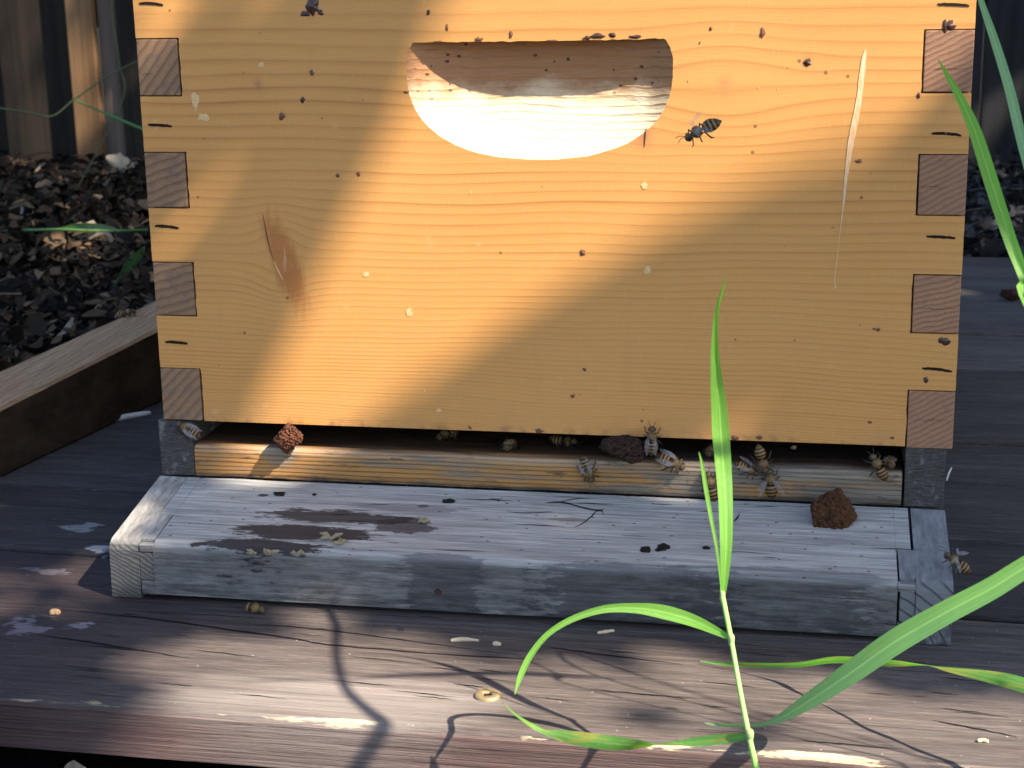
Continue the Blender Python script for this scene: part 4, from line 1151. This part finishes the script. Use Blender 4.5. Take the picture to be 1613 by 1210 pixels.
make_bee('honey bee standing upright on the sill with antennae against the box edge', at_y(1027, 693, -.0035), face_dir(.02, -1), (0, -1, -.15), 1.0, .1, .1, lift=.0010)
make_bee('honey bee with folded glassy wings just right of the dark rock', at_y(1056, 729, -.0003), face_dir(1, .42), (.05, -.85, .6), 1.05, .1, .16)
make_bee('honey bee on the sill half hidden behind the upright grass blade, head up', at_y(1120, 764, .0), face_dir(-.25, -1), (0, -1, .1), 1.05, .1, .1, wings=False)
make_bee('honey bee in the entrance just behind the upright grass blade', at_z(1122, 716, -.0128), (-.3, -.9, .1), (0, 0, 1), .95, .2, .1)
make_bee('pale honey bee lying on the sill edge just right of the grass blade', at_y(1175, 742, -.0003), face_dir(1, .45), (.2, -.6, .8), .85, .2, .3)
make_bee('honey bee climbing down out of the entrance toward another with open wings', at_y(1201, 722, -.001), face_dir(.3, 1), (-.2, -.75, .6), 1.0, .1, .1, wings=False)
make_bee('honey bee facing up the sill with both wings spread open', at_y(1214, 759, .0), face_dir(-.12, -1), (0, -1, .15), 1.05, .1, .55)
make_bee('striped honey bee on the sill near its right end', at_y(1381, 735, -.0002), face_dir(-.55, -1), (.1, -.8, .6), 1.0, .1, .1, wings=False)
make_bee('dark honey bee inside the entrance near the right rail', at_z(1402, 735, -.0128), (.1, .9, 0), (0, 0, 1), .95, .1, .1)
make_bee('dark honey bee deep inside the entrance left of the middle', at_z(705, 690, -.0128), (-.6, -.8, 0), (0, 0, 1), .95, .1, .1)
make_bee('dark flying honey bee hovering before the box right of the handle', at_y(1105, 204, -.15), (-.85, -.15, -.42), (-.35, -.45, .8), 1.0, .15, 1.0, lift=0)
make_bee('orange flying honey bee hovering by the right end of the landing ramp', at_y(1508, 886, -.06), (-.75, .1, .55), (.5, -.3, .8), .95, .1, 1.1, lift=0)
make_bee('honey bee resting on top of the pale edging board', V((-.1765, .342, -.0185)), (.8, .5, .15), (-.1, -.3, .9), 1.1, .5, .1, wings=False)
make_bee('dead honey bee curled on the front deck board below the ramp', at_z(400, 962, DZ), (.9, -.25, 0), (0, -.5, .85), .95, .9, .2, wings=False, legup=False, stretch=.75)

# ------------------------------------------------------------------ lava rocks
def mat_rock(name, c0, c1, c2):
    m = Mat(name, .85, .25)
    a = m.noise(m.P, 260, 5, .7); b = m.noise(m.P, 1300, 4, .7); v = m.vor(m.P, 520)
    c = m.mix(m.mr(a, .35, .65), c0, c1)
    c = m.mix(m.mr(b, .5, .75, 0, .8), c, c2)
    c = m.mix(m.mr(v, .30, .12, 0, .75), c, tuple(q * .25 for q in c0))
    m.bump(m.op('ADD', m.op('ADD', a, b), m.op('MULTIPLY', v, -1.0)), .9, .0016)
    return m.out(c)
RR = mat_rock('lava rock red', (.085, .028, .016), (.16, .055, .026), (.26, .13, .075))
RD = mat_rock('lava rock dark', (.022, .011, .010), (.045, .022, .017), (.20, .09, .05))
RBR = mat_rock('lava rock brown', (.060, .024, .011), (.12, .048, .020), (.20, .095, .040))
def rock(label, c, r, mat, seed, sq=(1, 1, 1), corner=1.0):
    t = bpy.data.objects
    bm = bmesh.new()
    rnd = random.Random(seed)
    pts = []
    while len(pts) < 15:
        d = V((rnd.gauss(0, 1), rnd.gauss(0, 1), rnd.gauss(0, 1))).normalized()
        if all((d - q).length > .5 for q in pts): pts.append(d)
    vs = [bm.verts.new(d * rnd.uniform(.82, 1.18)) for d in pts]
    h = bmesh.ops.convex_hull(bm, input=vs)
    bmesh.ops.delete(bm, geom=[g for g in h['geom_interior'] if isinstance(g, bmesh.types.BMVert)], context='VERTS')
    for _ in range(5):
        bmesh.ops.subdivide_edges(bm, edges=bm.edges[:], cuts=1, use_grid_fill=True)
        bmesh.ops.triangulate(bm, faces=[f for f in bm.faces if len(f.verts) > 3])
    bm.normal_update()
    s = V((seed * 3.1, 0, 0))
    off = []
    for v in bm.verts:
        p = v.co
        k = .05 * noise.noise(p * 3 + s) + .07 * noise.noise(p * 7 + s) + .05 * noise.noise(p * 14 + s)
        pit = noise.noise(p * 8 + s * 2)
        if pit > .18: k -= .16 * (pit - .18) / .5
        off.append(v.normal * k)
    for v, o_ in zip(bm.verts, off): v.co = V([(v.co[i] + o_[i]) * r * sq[i] for i in range(3)])
    for f in bm.faces: f.smooth = True
    o = obj('lava_rock', bm, mat); o.location = c
    return meta(o, label, 'rock', 'lava rocks at the hive entrance')
rock('reddish lava rock wedged in the left of the entrance gap', at_y(455, 690, -.002), .0092, RR, 3, (1, .9, 1.0))
rock('dark lava rock wedged in the entrance gap among the bees', at_y(983, 709, -.003), .0112, RD, 8, (1.15, .9, .88))
c = ramp_pt(1313, 816, .0)
rock('loose brown lava rock lying on the right of the landing ramp', at_y(1312, 813, -.016), .0128, RBR, 21, (.95, .9, 1.0))
o = rock('small dark stone on the far right deck boards', at_z(1592, 464, DZ + .005), .009, RD, 12, (1.3, 1, .7))
o['category'] = 'stone'; o.name = 'stone'; del o['group']

# ------------------------------------------------------------------ crumbs and chips
CRUMB = plain('dry crumb', (.26, .215, .135), .7, .3, .3, 1500)
def crumb(label, at, arms, size, name='wax_crumb'):
    bm = bmesh.new()
    for _ in range(arms):
        a = random.uniform(0, 6.28); L = size * random.uniform(.5, 1.1)
        p1 = V(at) + V((math.cos(a) * L * .5, math.sin(a) * L * .35, size * random.uniform(.2, .5)))
        p2 = V(at) + V((math.cos(a) * L, math.sin(a) * L * .7, size * random.uniform(0, .6)))
        add_tube(bm, [V(at) + V((0, 0, .0004)), p1, p2], [size * .13, size * .2, size * .07], 6)
    o = obj(name, bm, CRUMB)
    return meta(o, label, 'debris')
crumb('branching pale crumb standing in the brown stain on the ramp', ramp_pt(522, 850), 5, .0062)
crumb('knobbly pale crumb right of the branching one on the brown stain', ramp_pt(538, 858), 4, .0055)
crumb('pale flaky crumb at the dark front edge of the ramp stain', ramp_pt(420, 874), 4, .006)
crumb('small pale crumb nearest the left end of the ramp front edge', ramp_pt(402, 874), 3, .0045)
crumb('small pale crumb with an upright spike on the ramp front edge', ramp_pt(468, 876), 3, .0055)
crumb('tiny pale crumb at the right of the brown ramp stain', ramp_pt(667, 824), 4, .005)
def chip(label, pts, r, col, name='wood_chip'):
    bm = bmesh.new(); 
    q = catmull([tuple(p) for p in pts], 8)
    add_tube(bm, q, [r * (.5 + .5 * math.sin(math.pi * (i + .8) / 9.6)) * random.uniform(.8, 1.15) for i in range(len(q))], 6)
    for v in bm.verts: pass
    o = obj(name, bm, col); return meta(o, label, 'wood chip')
CH = plain('raw wood chip', (.52, .42, .28), .7, .3, .25, 1200)
CH2 = plain('white chip', (.55, .55, .54), .7, .3, .25, 1200)
zz = lambda x, y: at_z(x, y, DZ + .0008)
chip('long pale wood chip on the front board left of the arching blade', [zz(710, 1009), zz(730, 1007), zz(754, 1009)], .0011, CH)
chip('short pale wood chip right of the long one on the front board', [zz(776, 1014), zz(782, 1014), zz(789, 1015)], .0012, CH)
chip('pale splinter lying at the foot of the ramp above the arching blade', [zz(941, 997), zz(954, 995), zz(967, 993)], .0010, CH)
chip('white peeling strip beside the edging board on the dark deck', [zz(168, 663), zz(200, 656), zz(237, 650)], .0022, CH2)
chip('small white flake at the foot of the edging board', [zz(135, 677), zz(139, 674), zz(144, 671)], .0022, CH2)
chip('small tan crumb of wood beside the white peeling strip', [zz(176, 653), zz(181, 651), zz(187, 649)], .0020, CH)
chip('tan wood flake on the front board below the left ramp end', [zz(79, 966), zz(86, 964), zz(93, 965)], .0020, plain('tan chip', (.55, .33, .17), .7, .3))
chip('pale thin bristle leaning on the right side rail', [at_y(1491, 757, .0), at_y(1495, 745, -.001), at_y(1499, 737, -.002)], .0005, CH2)
chip('faint yellow resin drop on the sunny right of the front board', [zz(1540, 1167), zz(1548, 1166), zz(1557, 1168)], .0010, CH)

# ------------------------------------------------------------------ unseen tree put overhead, its crown shaped to break up the sunlight
E1 = SUN.cross(V((0, 0, 1))).normalized(); E2 = E1.cross(SUN).normalized()
def pc(p): p = V(p); return (p.dot(E1), p.dot(E2))
def inside(poly, x, y):
    c = False; n = len(poly)
    for i in range(n):
        x1, y1 = poly[i]; x2, y2 = poly[(i + 1) % n]
        if (y1 > y) != (y2 > y) and x < (x2 - x1) * (y - y1) / (y2 - y1) + x1: c = not c
    return c
def fpoly(pts): return [pc((x, 0, z)) for x, z in pts]
def dpoly(pts, z=DZ): return [pc((x, y, z)) for x, y in pts]
GAPS = [  # (outline in the plane square to the sun, share of leaves that stay)
    (fpoly([(.165, .30), (.159, .237), (.145, .194), (.114, .144), (.100, .115), (.20, .105), (.256, .085), (.311, .116), (.372, .135), (.395, .232), (.40, .30)]), 0.0),
    (fpoly([(.372, .135), (.395, .30), (.43, .30), (.43, .12)]), .25),
    (fpoly([(-.03, .34), (-.03, .105), (.022, .097), (.060, .142), (.088, .19), (.106, .245), (.112, .34)]), .22),
    (fpoly([(.100, .115), (.050, .037), (.030, .001), (.118, .003), (.177, .040), (.235, .075), (.20, .105)]), .12),
    (dpoly([(.055, -.118), (.10, -.104), (.150, -.112), (.219, -.158), (.232, -.188), (.075, -.192)]), 0.0),
    (dpoly([(.26, -.125), (.30, -.113), (.354, -.12), (.45, -.133), (.45, -.192), (.30, -.189), (.25, -.160)]), .10),
    (dpoly([(-.11, -.048), (-.034, -.020), (-.015, -.075), (-.03, -.105), (-.11, -.09)]), .35),
    ([pc((x, -.187, z)) for x, z in ((.09, -.07), (.235, -.07), (.235, -.105), (.09, -.105))], 0.0),
    (dpoly([(.17, -.03), (.26, -.03), (.25, -.062), (.15, -.06)], -.042), .8),
    (dpoly([(-.012, -.004), (.03, -.004), (.02, -.07), (-.014, -.07)], -.040), .45),
    ([pc(at_y(px, py, 2.09)) for px, py in ((16, -90), (62, -90), (86, 260), (44, 260))], 0.0),
    ([pc(at_y(px, py, 2.09)) for px, py in ((84, -90), (100, -90), (120, 260), (104, 260))], .6),
    (dpoly([(.22, .0), (.30, .0), (.30, -.006), (.22, -.006)], -.02), .5),
    ([pc((x, 0, z)) for x, z in ((.245, -.012), (.285, -.012), (.285, -.033), (.245, -.033))], 0.0),
    ([pc((x, 0, z)) for x, z in ((.018, -.012), (.050, -.012), (.050, -.033), (.018, -.033))], .2),
    ([pc(at_z(px, py, GZ + .03)) for px, py in ((110, 345), (220, 345), (220, 390), (110, 390))], .7),
]
LITP = []
for a in MAIN: LITP.append((pc(A(a[0], a[1], a[2])), .008))
for a in ARCH: LITP.append((pc(A(a[0], a[1], a[2])), .008))
for a in LOW[:10]: LITP.append((pc(A(a[0], a[1], a[2])), .007))
for px, py, Y in ((1192, 1215, -.242), (1180, 1160, -.237), (1173, 1125, -.23), (1166, 1090, -.226), (1159, 1050, -.22), (1152, 1010, -.213), (1145, 975, -.206)): LITP.append((pc(A(px, py, Y)), .007))
for h in HOR[6:10]: LITP.append((pc(h[0]), .008))
def leaf_ok(c, rad, rnd):
    """keep a leaf unless its shadow would reach into one of the gaps in the crown"""
    pts = [c] + [(c[0] + rad * math.cos(a), c[1] + rad * math.sin(a)) for a in (0, .79, 1.57, 2.36, 3.14, 3.93, 4.71, 5.5)]
    for q, r in LITP:
        if (q[0] - c[0]) ** 2 + (q[1] - c[1]) ** 2 < (r + rad) ** 2: return False
    for poly, keep in GAPS:
        if any(inside(poly, *p) for p in pts) and rnd.random() >= keep: return False
    return True
tree = thing('shade_tree', 'unseen broad leafed tree overhead, crown shaped to dapple the hive with shade', 'tree', (2.3, .95, GZ))
rnd = random.Random(5)
lb = bmesh.new()
def canopy_leaf(c2, t, L, wd):
    c = E1 * c2[0] + E2 * c2[1] + SUN * t
    nrm = (SUN + V((rnd.uniform(-.45, .45), rnd.uniform(-.45, .45), rnd.uniform(-.45, .45)))).normalized()
    a = nrm.cross(V((rnd.uniform(-1, 1), rnd.uniform(-1, 1), rnd.uniform(-1, 1)))).normalized(); b = nrm.cross(a)
    half = []
    mid = [lb.verts.new(c + a * L * (u - .5) - nrm * .06 * L * math.sin(3.1 * u)) for u in (0, .3, .65, 1)]
    for s in (-1, 1):
        e = [lb.verts.new(c + a * L * (u - .5) + b * s * wd * h * .5 + nrm * .05 * L) for u, h in ((.28, 1.0), (.62, .8))]
        vs = (mid[0], e[0], mid[1]); lb.faces.new(vs if s > 0 else vs[::-1])
        vs = (mid[1], e[0], e[1], mid[2]); lb.faces.new(vs if s > 0 else vs[::-1])
        vs = (mid[2], e[1], mid[3]); lb.faces.new(vs if s > 0 else vs[::-1])
o1, o2 = pc((.2, 0, .05))
def scatter(n, x0, x1, y0, y1, Lmin, Lmax, t0, t1):
    for _ in range(n):
        c2 = (rnd.uniform(x0, x1), rnd.uniform(y0, y1)); L = rnd.uniform(Lmin, Lmax)
        if leaf_ok(c2, L * .36, rnd): canopy_leaf(c2, rnd.uniform(t0, t1), L, L * rnd.uniform(.55, .8))
# near the hive: small leaves for crisp gaps; further out larger ones
pts = [pc(p) for p in ((-.35, -.35, -.1), (.75, -.35, -.1), (-.2, .1, .4), (.6, .1, .4), (.6, -.35, -.1), (.6, .4, -.1), (-.3, .4, -.1))]
nx0, nx1 = min(p[0] for p in pts), max(p[0] for p in pts); ny0, ny1 = min(p[1] for p in pts), max(p[1] for p in pts)
scatter(5200, nx0, nx1, ny0, ny1, .030, .055, 2.1, 2.6)
pts = [pc(p) for p in ((-1.6, 2.2, -.1), (-1.6, 2.2, .5), (.9, 2.0, -.1), (.9, 2.0, .5), (-1.2, .3, -.1), (1.0, .8, -.1), (-.5, .1, -.1))]
fx0, fx1 = min(p[0] for p in pts), max(p[0] for p in pts); fy0, fy1 = min(p[1] for p in pts), max(p[1] for p in pts)
scatter(5200, fx0, fx1, fy0, fy1, .07, .12, 2.5, 3.0)
m = Mat('tree leaf', .5, .35)
g = m.nt.nodes.new('ShaderNodeNewGeometry')
cc = m.mix(g.outputs['Random Per Island'], (.035, .085, .018), (.085, .15, .035))
m.set(m.b.inputs['Base Color'], cc)
tr = m.nt.nodes.new('ShaderNodeBsdfTranslucent'); m.nt.links.new(cc, tr.inputs[0])
ms = m.nt.nodes.new('ShaderNodeMixShader'); ms.inputs[0].default_value = .3
m.nt.links.new(m.b.outputs[0], ms.inputs[1]); m.nt.links.new(tr.outputs[0], ms.inputs[2])
m.nt.links.new(ms.outputs[0], m.nt.nodes['Material Output'].inputs[0])
obj('crown', lb, m.m, tree)
BARK = plain('bark', (.10, .075, .055), .9, .1, .4, 60)
bm = bmesh.new()
def over(x, z, t=2.4): return V((x, 0, z)) + SUN * t
base = V((2.3, .95, GZ))
add_tube(bm, [base, base + V((-.02, .03, .6)), base + V((-.05, -.05, 1.2)), base + V((-.2, -.2, 1.9)), base + V((-.45, -.3, 2.5))], [.13, .10, .09, .075, .05], 12)
# the limb that throws the soft diagonal band across the box, and the one along the lower right
add_tube(bm, [base + V((-.2, -.2, 1.9)), over(.185, .52), over(.145, .32), over(.136, .245), over(.118, .19), over(.092, .135), over(.066, .085), over(.040, .03), over(.0, -.06)], [.05, .024, .022, .0215, .0215, .021, .020, .018, .014], 10)
add_tube(bm, [base + V((-.2, -.2, 1.9)), over(.66, .20), over(.47, .120), over(.386, .108), over(.31, .092), over(.25, .062), over(.18, .022), over(.12, -.018), over(.04, -.07)], [.05, .028, .024, .022, .022, .022, .02, .018, .012], 10)
obj('trunk', bm, BARK, tree, True)
